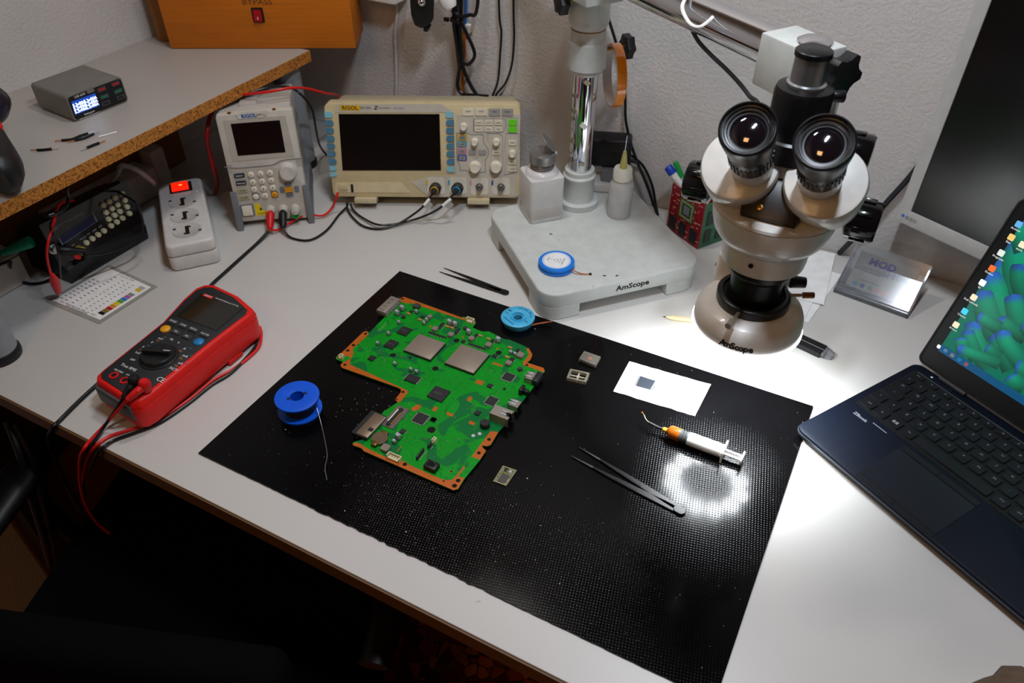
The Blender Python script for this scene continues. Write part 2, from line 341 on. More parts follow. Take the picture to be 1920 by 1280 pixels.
for p, t in zip(SC_SIX, ('Measure', 'Acquire', 'Storage', 'Cursor', 'Display', 'Utility', 'MENU', 'MODE', 'MENU', 'FORCE')): ptext(sc, t, p[0], p[1], .0026, INKB, .0026)
for i, p in enumerate(SC_CH): ptext(sc, 'CH%d' % (i+1), p[0], p[1], .0034, INKB, .0028)
for x in (.058, .253):
    MB().box(x-.019, -.010, -.008, x+.019, .012, .001).obj('foot_pad', mat('foot_beige', '#cbbd9a', .5), sc, .001)
    MB().box(x-.009, .002, -.0138, x+.009, .020, -.007).obj('foot', GREY, sc, .001)

# probe connectors and leads
SCB_W = [(-0.668, 0.9789, 0.0401), (-0.6344, 0.9961, 0.0404)]
PROBE1 = [(-0.6506, 0.9355, 0.048), (-0.6569, 0.9262, 0.038), (-0.6764, 0.9209, 0.018), (-0.695, 0.8987, 0.006), (-0.7154, 0.8764, 0.003), (-0.7439, 0.8706, 0.003), (-0.7751, 0.883, 0.004), (-0.7979, 0.8987, 0.006), (-0.8057, 0.9074, 0.012)]
PROBE2 = [(-0.6194, 0.952, 0.048), (-0.6306, 0.9421, 0.036), (-0.6537, 0.9349, 0.018), (-0.6788, 0.9226, 0.006), (-0.7009, 0.8992, 0.004), (-0.7227, 0.8812, 0.0065), (-0.7596, 0.8893, 0.005), (-0.7869, 0.9006, 0.006), (-0.7978, 0.9075, 0.012)]
for i, (pts, c, nm) in enumerate(((PROBE1, '#e0ac18', 'yellow'), (PROBE2, '#2f9fd0', 'blue'))):
    pr = thing('probe_lead', 'black probe lead with %s ring plugged into the beige oscilloscope' % nm, 'cable', SCB_W[i], 0, 'oscilloscope probe leads')
    o = Vector(SCB_W[i]); d = (Vector(pts[0]) - o); dn = d.normalized()
    q = dn.to_track_quat('Z', 'Y').to_matrix().to_4x4()
    MB(q).lathe([(.0075, -.006), (.0098, -.005), (.0098, .006), (.0080, .008)], 24).obj('plug_body', DARK, pr)
    MB(q).lathe([(.0068, .0082), (.0070, .0086), (.0070, .0105), (.0066, .011)], 24).obj('ring', mat('probe_ring_'+nm, c, .4), pr)
    MB(q).lathe([(.0060, .0112), (.0056, .014), (.0040, .022), (.0022, .026)], 20).obj('strain_relief', DARK, pr)
    pp = [dn*.022] + [Vector(p) - o for p in pts[1:]]
    MB().tube(pp, .0018, 8).obj('cord', BLKWIRE, pr)
    t0 = Vector(pts[0]) - o; t1 = Vector(pts[1]) - o; dd = (t1 - t0).normalized(); s = Vector((.5, .5, -.7)); s = (s - dd*s.dot(dd)).normalized()
    c0 = t0 + dd*.004
    MB().cyl(t0 + dd*.001, t1, .0026, n=10).obj('tag_sleeve', PAPER, pr)
    nn = dd.cross(s).normalized()*.0004; v = [c0, c0+dd*.014, c0+dd*.012+s*.013, c0+dd*.001+s*.012]
    MB().add([p-nn for p in v]+[p+nn for p in v], [[0,1,2,3],[7,6,5,4],[0,4,5,1],[1,5,6,2],[2,6,7,3],[3,7,4,0]]).obj('tag', mat('clear_tag', '#d8d8d4', .3, trans=.5), pr)

# ================================================================== bench power supply
PS_SCR = [(0.0214, 0.1647), (0.0959, 0.1638), (0.0955, 0.112), (0.0216, 0.1134)]
PS_FRAME = [(0.0116, 0.1704), (0.1057, 0.1703), (0.1083, 0.1036), (0.0115, 0.1049)]
PS_NUM = [(0.0349, 0.0806), (0.05, 0.0804), (0.0648, 0.0804), (0.0351, 0.0679), (0.0501, 0.0679), (0.0647, 0.0679), (0.0349, 0.0555), (0.0499, 0.0552), (0.0646, 0.0553), (0.0353, 0.0429), (0.0498, 0.0427), (0.0654, 0.0433)]
PS_LB = [(0.017, 0.0811), (0.0171, 0.0684), (0.0167, 0.0556), (0.0163, 0.0434)]
PS_KNOB = (0.0932, 0.0804)
PS_ARR = [(0.0896, 0.0583), (0.0788, 0.0498), (0.102, 0.0489), (0.089, 0.0402), (0.0893, 0.0491)]
PS_POW = (0.0174, 0.0207)
PS_LAB = [(0.0304, 0.031), (0.0382, 0.0302), (0.0417, 0.0186), (0.0472, 0.0161), (0.047, 0.0094), (0.0291, 0.0096)]
PS_POST = [(0.0545, 0.0176), (0.0745, 0.0165), (0.0939, 0.0154)]
PS_LOGO = [(0.0508, 0.1746), (0.0678, 0.1747)]
PS_TAB = [(0.0322, 0.1779), (0.04, 0.1813), (0.0812, 0.181), (0.0774, 0.1739), (0.0721, 0.1706), (0.0347, 0.1708)]
PS_ARC = [(-0.0035, 0.0976), (0.0143, 0.0936), (0.06, 0.0929), (0.0749, 0.094), (0.0886, 0.0993), (0.1182, 0.0997)]
PS_PANEL = [(0.0066, 0.0917), (0.071, 0.0899), (0.0766, 0.086), (0.0747, 0.0645), (0.1081, 0.0656), (0.1105, 0.0607), (0.1138, -0.0038), (0.0028, 0.0045), (0.0012, 0.0071)]
pb = mat('psu_ivory', '#c6c1b6', .5, bump=.04, bscale=900); pb2 = mat('psu_ivory_panel', '#b9b4a8', .5); pg = mat('psu_slate', '#6f7479', .5)
ps = thing('power_supply', 'light grey bench power supply with small dark screen beside the oscilloscope', 'power supply', (-.9262, .7733, .010), 39.98, None, -7.8)
PW, PH = .118, .180
MB(FRONT).prism(rrect(0, 0, PW, PH, .005), -.016, 0, .001).obj('front_bezel', pb, ps, .0008)
body = MB(Matrix(((0,0,1,0),(1,0,0,0),(0,1,0,0),(0,0,0,1)))).prism([(.016, .004), (.152, .019), (.152, PH+.002), (.016, PH+.002)], .004, PW-.004).obj('case', mat('psu_case', '#b7b4ad', .5), ps, .002)
for j in range(14):                                     # vent louvres on the right flank
    for k in range(3):
        y = .030 + j*.0085; z = .035 + k*.045
        MB().add([(PW-.0042, y, z), (PW-.0030, y+.002, z), (PW-.0042, y+.0045, z+.036), (PW-.0042, y, z+.036), (PW-.0060, y, z), (PW-.0060, y+.0045, z+.036)], [[0,1,2,3],[0,4,5,2,1],[4,0,3,5]]).obj('vent_slot', mat('vent_dark', '#8d8a84', .6), ps)
plate(ps, 'screen_recess', PS_FRAME, pb2, 0, .0006)
plate(ps, 'screen', PS_SCR, mat('psu_screen', '#160a0b', .2), .0006, .0010)
plate(ps, 'key_panel', PS_PANEL, pb2, 0, .0006)
plate(ps, 'brand_tab', PS_TAB, mat('psu_tab', '#d2cec4', .5), 0, .0012)
ptext(ps, 'RIGOL', PS_LOGO[0][0], PS_LOGO[0][1], .0078, mat('logo_blue', '#2553a0', .5), .0014, bold=.0003); ptext(ps, 'DP711', PS_LOGO[1][0]+.001, PS_LOGO[1][1], .0050, INKB, .0014)
MB(FRONT).tube([(p[0], p[1], .0006) for p in PS_ARC], .0006, 6).obj('groove', pg, ps)
for s in (0, 1):
    for j in range(5): MB(FRONT).box(.001+s*(PW-.010), .088+j*.0028, 0, .009+s*(PW-.010), .0894+j*.0028, .0009).obj('grip_rib', pb2, ps)
for i, p in enumerate(PS_NUM):
    if i in (9, 11): button(ps, p[0], p[1], .0125, .0125, pg, .0012, .003, 'key_rim')
    MB(FRONT @ Matrix.Translation((*p, 0))).lathe([(.0050, .0006), (.0049, .0026), (.0040, .0033), (.0001, .0034)], 18).obj('button', mat('psu_orange', '#e39a10', .45) if i == 11 else IVORY, ps)
    ptext(ps, '1234567890.'[i] if i < 9 else ('.', '0', 'OK')[i-9], p[0], p[1], .0055 if i < 11 else .003, INKB, .0035)
for i, p in enumerate(PS_LB):
    button(ps, p[0], p[1], .0165, .0072, mat('psu_navy', '#1c2a38', .45) if i < 2 else mat('psu_olive', '#aaa588', .5), .0024, .0012)
    ptext(ps, ('System', 'Memory', 'Timer', 'On/Off')[i], p[0], p[1], .0040, INKW if i < 2 else INKB, .0025)
knob(ps, *PS_KNOB, .0135, .012, mat('psu_knob', '#c9c6be', .45))
for i, p in enumerate(PS_ARR):
    button(ps, p[0], p[1], .0135 if i == 4 else (.012 if i in (0, 3) else .0075), .0085 if i == 4 else (.0072 if i in (0, 3) else .0105), mat('psu_orange', '#e39a10', .45) if i == 4 else pg, .0026 if i == 4 else .0018, .002)
x, y = PS_POW
plate(ps, 'switch_rim', rrect(x-.0105, y-.0105, x+.0105, y+.0105, .0015), pg, 0, .0014); MB(FRONT).prism(rrect(x-.0080, y-.0085, x+.0080, y+.0085, .001), .0014, .0042).obj('power_switch', IVORY, ps, .0004)
plate(ps, 'warning_label', PS_LAB, mat('warning_yellow', '#e8cf15', .5), .0006, .0009)
ptext(ps, 'WARNING', PS_LAB[5][0]+.0095, PS_LAB[5][1]+.003, .0030, INKB, .0010)
MB(FRONT).prism([(PS_LAB[0][0]+.006, PS_LAB[0][1]-.012), (PS_LAB[0][0]+.011, PS_LAB[0][1]-.012), (PS_LAB[0][0]+.0085, PS_LAB[0][1]-.007)], .0009, .0011).obj('warning_sign', INKB, ps)
for i, p in enumerate(PS_POST):
    q = FRONT @ Matrix.Translation((*p, 0))
    MB(q).lathe([(.0080, .0005), (.0080, .006), (.0066, .0075), (.0066, .015), (.0050, .016), (.0001, .016)], 22).obj('binding_post', pb, ps)
    if i == 2: MB(q @ Matrix.Translation((0, -.007, .003))).lathe([(.0062, 0), (.0062, .011), (.0035, .0112), (.0035, .008), (.0001, .008)], 20).obj('ground_terminal', mat('terminal_green', '#159a3c', .4), ps)
# slate rubber foot guards either side
for s in (0, 1):
    xx = -.004 if s == 0 else PW-.006
    MB(Matrix(((0,0,1,0),(1,0,0,0),(0,1,0,0),(0,0,0,1)))).prism([(-.010, -.0108), (.020, -.0066), (.032, -.0005), (.120, .0115), (.128, .0082), (.155, .0120), (.155, .050), (.03, .050), (-.004, .055)], xx, xx+.010).obj('foot_guard', pg, ps, .001)
MB().box(.035, .030, PH-.010, .062, .080, PH+.006).obj('label_block', mat('psu_case', '#b7b4ad'), ps, .001)
for x in (.022, .090): MB(Matrix.Translation((x, .004, PH-.0015))).lathe([(.003, 0), (.003, .0028), (.0015, .0032), (.0001, .0026)], 12).obj('screw', BRASS, ps)
# banana leads
PSL = [(-0.8758, 0.798, 0.0296), (-0.8604, 0.8107, 0.0285)]
RL = [(-0.8649, 0.7789, 0.012), (-0.8604, 0.7902, 0.006), (-0.8568, 0.8128, 0.006), (-0.8455, 0.8441, 0.01), (-0.8228, 0.8617, 0.006), (-0.8174, 0.881, 0.012), (-0.8093, 0.8866, 0.03), (-0.8073, 0.8921, 0.04)]
BL = [(-0.8477, 0.7917, 0.012), (-0.8294, 0.7862, 0.003), (-0.7972, 0.7943, 0.003), (-0.7909, 0.8307, 0.003), (-0.8035, 0.8815, 0.003), (-0.8016, 0.901, 0.008), (-0.8041, 0.9082, 0.012)]
BL2 = [(-0.8653, 0.7749, 0.01), (-0.8655, 0.7438, 0.003), (-0.8594, 0.7003, 0.003), (-0.8535, 0.659, 0.003), (-0.8492, 0.6297, 0.003)]
BL3 = [(-0.8492, 0.6297, 0.003), (-0.8412, 0.5976, 0.003), (-0.831, 0.5103, 0.003), (-0.8308, 0.4677, 0.003), (-0.8235, 0.4168, 0.003), (-0.8156, 0.3645, 0.003), (-0.8078, 0.3284, 0.003), (-0.81, 0.3172, -0.002), (-0.8584, 0.3242, -0.06), (-0.8913, 0.3295, -0.16), (-0.9588, 0.3513, -0.3)]
for i, (nm, m, wm_, pts) in enumerate((('red', RED, REDWIRE, RL), ('black', BLACK, BLKWIRE, BL))):
    o = Vector(PSL[i]); e = Vector(pts[0]); th = thing('banana_lead', '%s banana plug lead coming from the light grey power supply' % nm, 'cable', o, 0, 'power supply leads')
    a = e - o; dn = a.normalized()
    MB().lat((0,0,0), a, [(.0035, -.004), (.0064, .0), (.0066, .006), (.0062, a.length*.7), (.0045, a.length*.95), (.002, a.length)], 18).obj('plug', m, th)
    MB().tube([a*.9] + [Vector(p)-o for p in pts], .0019, 8).obj('cord', wm_, th)
o = Vector(BL2[0])
tag(MB().tube(BL2[:-1] + BL3, .0026, 10).obj('test_cable', BLKWIRE), 'thick black cable running from power supply behind the red multimeter and off the desk', 'cable')
# pair of leads draped over the supply
OVR = [(-0.9846, 0.8309, 0.172), (-0.9706, 0.8551, 0.188), (-0.9287, 0.8621, 0.199), (-0.8973, 0.8719, 0.205), (-0.8773, 0.8993, 0.205), (-0.8792, 0.9371, 0.19), (-0.8811, 0.9819, 0.165), (-0.9222, 1.0629, 0.12), (-0.8922, 1.0829, 0.07), (-0.8822, 1.0879, 0.005)]
OVB = [(-1.0, 0.93, 0.17), (-0.9538, 0.8682, 0.19), (-0.9276, 0.8973, 0.196), (-0.8999, 0.917, 0.196), (-0.8786, 0.9216, 0.185), (-0.8836, 0.9458, 0.15), (-0.9079, 0.973, 0.1), (-0.9383, 1.007, 0.05), (-0.9591, 1.035, 0.02), (-0.9616, 1.0469, 0.003)]
tag(MB().tube(OVR, .0022, 8).obj('red_lead', REDWIRE), 'red lead draped over the top of the power supply towards the oscilloscope', 'cable')
tag(MB().tube(OVB, .0020, 8).obj('black_lead', BLKWIRE), 'black lead hanging down between power supply and oscilloscope', 'cable')
LFR = [(-0.9929, 0.8363, 0.17), (-0.9788, 0.8107, 0.165), (-0.9767, 0.7953, 0.14), (-0.99, 0.8039, 0.105), (-0.9915, 0.8049, 0.075), (-1.0228, 0.8293, 0.03), (-1.0406, 0.834, 0.005)]
tag(MB().tube(LFR, .0034, 8).obj('red_test_lead', mat('dull_red', '#a01412', .45)), 'red test lead hanging down the left flank of the power supply', 'cable')

# ================================================================== the green circuit board (its edges run along the desk)
PCB_OUT = [(-0.135, 0.1293), (-0.1322, 0.1358), (-0.1193, 0.1359), (-0.0318, 0.1337), (-0.0294, 0.1367), (-0.0102, 0.136), (-0.007, 0.1323), (-0.0058, 0.1214), (0.0108, 0.1201), (0.0181, 0.1247), (0.0326, 0.1228), (0.0443, 0.1203), (0.0528, 0.1224), (0.0731, 0.1208), (0.0841, 0.1189), (0.0942, 0.1098), (0.0968, 0.0992), (0.0949, 0.0916), (0.1013, 0.0924), (0.108, 0.0897), (0.1192, 0.0928), (0.1234, 0.0885), (0.1243, 0.0776), (0.1231, -0.0253), (0.122, -0.0365), (0.1239, -0.0593), (0.1211, -0.0629), (0.1149, -0.065), (0.1188, -0.0679), (0.1236, -0.0697), (0.1243, -0.0853), (0.1227, -0.118), (0.1238, -0.1342), (0.1199, -0.1383), (-0.0036, -0.1381), (-0.0089, -0.1357), (-0.0201, -0.1367), (-0.023, -0.1345), (-0.0225, -0.1312), (-0.0158, -0.1232), (-0.0211, -0.0736), (-0.0148, -0.0508), (-0.0205, -0.0489), (-0.0215, -0.0344), (-0.0245, -0.0299), (-0.0296, -0.0292), (-0.1167, -0.0325), (-0.1218, -0.0294), (-0.1223, -0.0227), (-0.1341, -0.0223), (-0.1369, -0.0193), (-0.1358, -0.0094), (-0.1362, 0.042), (-0.133, 0.0453), (-0.1279, 0.0448), (-0.1294, 0.0882), (-0.131, 0.1089)]
PCB_COP = [[(-0.135, 0.1293), (-0.1322, 0.1358), (-0.0318, 0.1337), (-0.0102, 0.136), (-0.0076, 0.1324), (-0.0218, 0.1306), (-0.0269, 0.1301), (-0.1141, 0.128), (-0.1195, 0.1234), (-0.1295, 0.1242)], [(0.0811, 0.1165), (0.0841, 0.1189), (0.0942, 0.1098), (0.0968, 0.0992), (0.0949, 0.0916), (0.1186, 0.0925), (0.1234, 0.0885), (0.1231, 0.0848), (0.0927, 0.0853), (0.0903, 0.0877), (0.0905, 0.1078)], [(0.113, -0.0398), (0.122, -0.0365), (0.1239, -0.0593), (0.1211, -0.0629), (0.1149, -0.065), (0.1188, -0.0679), (0.1236, -0.0697), (0.1243, -0.0853), (0.1131, -0.0861)], [(0.1124, -0.1025), (0.1147, -0.1026), (0.1147, -0.119), (0.1222, -0.1172), (0.1238, -0.1342), (0.1199, -0.1383), (-0.0036, -0.1381), (-0.0089, -0.1357), (-0.0201, -0.1367), (-0.0222, -0.1349), (-0.0212, -0.132), (-0.0153, -0.1304), (-0.003, -0.1326), (0.0399, -0.1341), (0.0475, -0.1286), (0.0545, -0.1305), (0.1024, -0.1309), (0.1106, -0.1266), (0.1122, -0.1204)], [(-0.0205, -0.0489), (-0.0215, -0.0344), (-0.0245, -0.0299), (-0.0296, -0.0292), (-0.1167, -0.0325), (-0.1218, -0.0294), (-0.1223, -0.0234), (-0.1177, -0.0117), (-0.125, -0.0093), (-0.1297, -0.0174), (-0.1351, -0.021), (-0.1358, -0.0094), (-0.1362, 0.042), (-0.133, 0.0453), (-0.1262, 0.0405), (-0.1273, 0.0047), (-0.1207, -0.0013), (-0.1165, -0.0141), (-0.1111, -0.0223), (-0.0154, -0.0278), (-0.0134, -0.0301), (-0.012, -0.0477), (-0.0139, -0.052)], [(0.0061, -0.0527), (0.0094, -0.0429), (0.015, -0.0422), (0.0164, -0.0499), (0.0117, -0.0556)]]
PCB_PADS = [[(0.0532, 0.0318), (0.0626, 0.033), (0.0637, 0.0249), (0.0533, 0.0249)], [(0.0594, -0.0005), (0.0642, 0.0009), (0.0658, -0.007), (0.06, -0.0079)], [(0.0304, -0.0363), (0.0356, -0.035), (0.0364, -0.0438), (0.0305, -0.0429)], [(0.0495, -0.0366), (0.0591, -0.0363), (0.0595, -0.0412), (0.0498, -0.0406)], [(0.0824, -0.0361), (0.0902, -0.0367), (0.0896, -0.0414), (0.0821, -0.041)], [(0.0551, 0.0715), (0.0694, 0.0721), (0.07, 0.0687), (0.0552, 0.0678)], [(0.045, 0.099), (0.0478, 0.1005), (0.0482, 0.0967), (0.0455, 0.0963)], [(-0.0617, 0.0975), (-0.0595, 0.0986), (-0.0588, 0.0938), (-0.061, 0.0941)], [(-0.0088, 0.0987), (-0.0066, 0.0991), (-0.006, 0.0948), (-0.008, 0.0951)], [(0.0306, -0.111), (0.0316, -0.1108), (0.0316, -0.1198), (0.0304, -0.1199)]]
PCB_HOLE = [(-0.0115, 0.0867, 0.0042), (0.0523, 0.0917, 0.0042), (-0.0065, 0.0242, 0.0042), (-0.0715, 0.0199, 0.0042), (0.0483, -0.0717, 0.0052), (-0.1307, 0.1307, 0.0022), (-0.131, 0.0395, 0.0022), (-0.1311, 0.0119, 0.0026), (-0.1311, -0.0008, 0.0026), (-0.1169, -0.026, 0.0022), (-0.0193, -0.0329, 0.0022), (-0.0189, -0.0477, 0.0014), (0.0973, 0.0873, 0.0022), (0.1179, -0.0525, 0.0024), (0.1179, -0.0768, 0.0024), (0.1176, -0.1239, 0.0028), (0.1179, -0.1323, 0.003), (0.0505, -0.1323, 0.0028), (0.1037, -0.1159, 0.0014), (0.1036, -0.1322, 0.0012)]
PCB_CAPL = [(-0.1158, 0.1085), (-0.116, 0.0961), (-0.0383, 0.1129), (-0.0292, 0.1125), (-0.0038, 0.1071), (0.0406, 0.1115), (0.021, -0.1018)]
PCB_CAPS = [(-0.0939, 0.1124), (-0.1022, 0.0801), (-0.1011, 0.0529), (-0.1018, 0.0283), (-0.07, 0.0957), (-0.0703, 0.103), (0.068, 0.0975), (0.0744, 0.097), (-0.0574, 0.005), (-0.0321, 0.0054), (-0.0233, 0.0052), (0.021, -0.1103)]
PCB_ROUND = [(-0.1046, 0.0946), (-0.0131, 0.1137), (0.094, 0.074)]
PCB_IND = [(-0.0705, 0.1111, 0.0072), (-0.0492, 0.0916, 0.0085), (-0.0231, 0.0911, 0.0085), (0.0061, 0.0974, 0.0085), (0.0337, 0.0967, 0.0085), (0.082, 0.0982, 0.01), (0.0756, 0.0768, 0.0085), (0.0176, -0.1237, 0.0105), (-0.1009, 0.1234, 0.01)]
PCB_BLK = [(-0.0467, 0.1069, 0.005, 0.007), (-0.0462, 0.0998, 0.005, 0.006), (-0.0204, 0.1062, 0.005, 0.007), (-0.0197, 0.1001, 0.005, 0.006), (0.0078, 0.1089, 0.004, 0.0055), (0.0075, 0.1045, 0.0045, 0.006), (0.0333, 0.1097, 0.004, 0.005), (0.034, 0.1052, 0.0045, 0.006), (-0.0013, 0.0885, 0.006, 0.0055), (0.0514, 0.0828, 0.0068, 0.006), (0.0753, 0.087, 0.0065, 0.0075), (-0.1012, 0.1108, 0.006, 0.0045), (-0.0801, 0.1075, 0.007, 0.004), (0.0197, -0.0906, 0.0065, 0.007), (0.042, -0.0567, 0.0075, 0.006), (0.0742, 0.0286, 0.007, 0.0065), (0.042, -0.0567, 0.007, 0.0065), (0.0735, 0.1072, 0.005, 0.006), (0.0934, 0.0327, 0.004, 0.003), (-0.0471, 0.0266, 0.004, 0.003)]
PCB_ROW = [[(-0.0523, 0.0828), (-0.0476, 0.083), (-0.0429, 0.0831), (-0.0382, 0.0833), (-0.0336, 0.0835), (-0.029, 0.0837)], [(0.0093, 0.0879), (0.0137, 0.088), (0.0181, 0.0881), (0.0224, 0.0882), (0.0268, 0.0883), (0.0311, 0.0884)]]
PCB_YEL = [(-0.0381, 0.1063), (-0.0305, 0.1064), (0.0131, 0.1103), (0.0265, 0.1096), (-0.1027, 0.1047), (-0.0805, 0.1006), (0.0611, 0.1075), (0.0669, 0.0883)]
PCB_CPU = [(-0.0624, 0.0322, -0.0192, 0.0714), (0.0004, 0.0362, 0.0452, 0.0798)]
PCB_CHIP = [(-0.0934, 0.0606, -0.0777, 0.077), (-0.0931, 0.0286, -0.0781, 0.045), (-0.0964, -0.0035, -0.0878, 0.0053), (0.0123, -0.0264, 0.0352, -0.0045), (0.0812, -0.0249, 0.0877, -0.0178)]
PCB_QFP = [(-0.0308, -0.0139, -0.0126, -0.0007), (0.0191, -0.0705, 0.0346, -0.0543), (0.0803, 0.0479, 0.0941, 0.0612), (0.0829, -0.0016, 0.0958, 0.0125)]
PCB_HDMI = (-0.1427, 0.083, -0.1267, 0.1204)
PCB_ETH = (0.1034, -0.0249, 0.1284, -0.0086)
PCB_USB = (0.1135, 0.0038, 0.1264, 0.017)
PCB_USB2 = (0.1095, 0.0562, 0.1207, 0.0722)
PCB_HSHELL = (0.1199, 0.0559, 0.1278, 0.0749)
PCB_AUD = (0.1137, 0.0316, 0.1222, 0.0429)
PCB_BUZ = (0.1031, -0.0359)
PCB_SLOT = (-0.0321, -0.1231, -0.0094, -0.0823)
PCB_FLEX = (-0.0104, -0.0935, 0.0066, -0.0562)
PCB_BAT = (0.0028, -0.1145)
PCB_CON = [(-0.0145, 0.1295, 0.012, 0.0055, 0.0075), (0.0355, -0.1316, 0.0175, 0.0065, 0.0065), (-0.1287, -0.0178, 0.0062, 0.0055, 0.006), (0.0626, -0.0872, 0.0042, 0.0065, 0.0065)]
PCB_SIL = [[(0.059, -0.1047), (0.0594, -0.1209)], [(0.0622, -0.0937), (0.0613, -0.0994)]]
PCB_SOCK = (0.0815, -0.1227)
PCB_PADW = [(0.0983, -0.0563), (0.1035, -0.0499)]
gm = mat('solder_mask', '#008f1c', .38, var=.10, scale=22, spec=.25)
n, l, b = nodes_of(gm)                                  # copper pours and traces under the mask
tc = n.new('ShaderNodeTexCoord'); nz = n.new('ShaderNodeTexNoise'); nz.inputs['Scale'].default_value = 26; nz.inputs['Detail'].default_value = 1.5; nz.inputs['Distortion'].default_value = 1.2
l.new(tc.outputs['Object'], nz.inputs['Vector'])
wv = n.new('ShaderNodeMath'); wv.operation = 'PINGPONG'; wv.inputs[1].default_value = .035; l.new(nz.outputs['Fac'], wv.inputs[0])
g1 = n.new('ShaderNodeMapRange'); g1.inputs['From Min'].default_value = .003; g1.inputs['From Max'].default_value = .009; l.new(wv.outputs[0], g1.inputs['Value'])
g2 = n.new('ShaderNodeMapRange'); g2.inputs['From Min'].default_value = .56; g2.inputs['From Max'].default_value = .58; l.new(nz.outputs['Fac'], g2.inputs['Value'])
src = b.inputs['Base Color'].links[0].from_socket
m1 = n.new('ShaderNodeMix'); m1.data_type = 'RGBA'; l.new(g1.outputs['Result'], m1.inputs[0]); m1.inputs[6].default_value = lin('#007a1c'); l.new(src, m1.inputs[7])
m2 = n.new('ShaderNodeMix'); m2.data_type = 'RGBA'; l.new(g2.outputs['Result'], m2.inputs[0]); l.new(m1.outputs[2], m2.inputs[6]); m2.inputs[7].default_value = lin('#006c30')
l.new(m2.outputs[2], b.inputs['Base Color'])
cop = mat('bare_copper', '#b85a04', .5, .1, var=.10, scale=90)
ihs = mat('heat_spreader', '#938578', .42, .3, var=.05); icm = mat('chip_epoxy', '#1d1d1f', .5); pin = mat('tinned_pins', '#c4c4c1', .3, .5)
capm = mat('capacitor_can', '#b8bac0', .3, .35); indm = mat('inductor_taupe', '#857a6e', .5, .1); shield = mat('connector_shield', '#9c948b', .35, .45)
pcb = thing('circuit_board', 'green console motherboard with orange copper edges on the black mat', 'circuit board', (-.44, .60, MAT_Z))
BZ = .0038                                              # top face of the board above the mat: it rests on parts underneath
MB().prism(PCB_OUT, .0022, BZ).obj('board', gm, pcb)
for p in PCB_COP: MB().prism(p, BZ, BZ+.00012).obj('copper_edge', cop, pcb)
for p in PCB_PADS: MB().prism(p, BZ, BZ+.00010).obj('copper_pad', cop, pcb)
for x, y, r in PCB_HOLE:
    if r < .004: MB().ring(circle(x, y, r*1.22, 20), circle(x, y, r*.96, 20), BZ, BZ+.00016).obj('hole_rim', cop, pcb)
    MB().prism(circle(x, y, r, 20), BZ, BZ+.00014).obj('hole', mat('hole_black', '#020202', .9), pcb)
for x, y in ((-.10, -.12), (.09, .0), (-.09, .11), (.02, .10), (.08, -.12), (-.02, -.02)): MB().box(x-.004, y-.004, 0, x+.004, y+.004, .0022).obj('underside_part', icm, pcb)
def cap_mesh(r, h):
    a = MB().lathe([(r, .0014), (r, .0018), (r*.93, .0021), (r, .0025), (r, h-.0004), (r*.93, h), (.0001, h)], 20).mesh('capacitor_can', capm)
    c = MB().box(-r*1.03, -r*1.03, 0, r*1.03, r*1.03, .0014).mesh('capacitor_base', icm)
    t = MB().prism([(r*.97*math.cos(t), r*.97*math.sin(t)) for t in [R(20+i*14) for i in range(9)]], h, h+.00008).mesh('polarity_mark', icm)
    return a, c, t
capl = cap_mesh(.0033, .0078); caps = cap_mesh(.0023, .0056)
for pts, ms in ((PCB_CAPL, capl), (PCB_CAPS, caps)):
    for x, y in pts:
        c = link('capacitor', ms[0], pcb, (x, y, BZ)); link('capacitor_base', ms[1], c); link('polarity_mark', ms[2], c)
rm = MB().lathe([(.0031, 0), (.0034, .001), (.0033, .0035), (.0027, .0042), (.0001, .0042)], 14).mesh('choke', mat('choke_dark', '#3a3b40', .4))
for x, y in PCB_ROUND: link('choke', rm, pcb, (x, y, BZ))
for x, y, w_ in PCB_IND:
    h = w_/2
    MB().prism([(x-h, y-h*.7), (x-h*.7, y-h), (x+h*.7, y-h), (x+h, y-h*.7), (x+h, y+h*.7), (x+h*.7, y+h), (x-h*.7, y+h), (x-h, y+h*.7)], BZ+.0010, BZ+.0042, .0003).obj('inductor', indm if w_ != .01 or x > 0 else mat('choke_dark', '#3a3b40'), pcb)
    MB().box(x-h*.8, y-h*.8, BZ, x+h*.8, y+h*.8, BZ+.0010).obj('inductor_base', pin, pcb)
for x, y, w_, h in PCB_BLK:
    MB().box(x-w_/2, y-h/2, BZ+.0002, x+w_/2, y+h/2, BZ+.0016).obj('transistor', icm, pcb, .0002, 1)
    MB().box(x-w_/2-.0004, y-h*.38, BZ, x+w_/2+.0006, y+h*.38, BZ+.0004).obj('pins', pin, pcb)
for row in PCB_ROW:
    for x, y in row:
        MB().box(x-.0022, y-.0017, BZ+.0001, x+.0022, y+.0017, BZ+.0018).obj('tantalum_capacitor', icm, pcb, .0002, 1); MB().box(x-.0012, y-.0026, BZ, x+.0012, y+.0026, BZ+.0007).obj('pins', pin, pcb)
for x, y in PCB_YEL: MB().box(x-.0032, y-.0017, BZ, x+.0032, y+.0017, BZ+.0017).obj('ceramic_capacitor', mat('ceramic_tan', '#a98246', .5), pcb, .0002, 1)
for i, (x0, y0, x1, y1) in enumerate(PCB_CPU):
    MB().box(x0-.0003, y0-.0003, BZ, x1+.0003, y1+.0003, BZ+.0018).obj('package_substrate', mat('substrate_dark', '#20251c' if i else '#1a1715', .5), pcb)
    MB().box(x0+.0004, y0+.0004, BZ+.0018, x1-.0004, y1-.0004, BZ+.0042).obj('heat_spreader', ihs, pcb, .0006)
for x0, y0, x1, y1 in PCB_CHIP:
    c = MB().box(x0, y0, BZ+.0002, x1, y1, BZ+.0020).obj('chip', icm, pcb, .0003, 1)
    text('8K4T1', (y1-y0)*.22, mat('chip_print', '#55504c', .6), c, TR((x0+x1)/2, (y0+y1)/2, BZ+.0020), ext=.00002, name='marking') if (x1-x0) > .012 else None
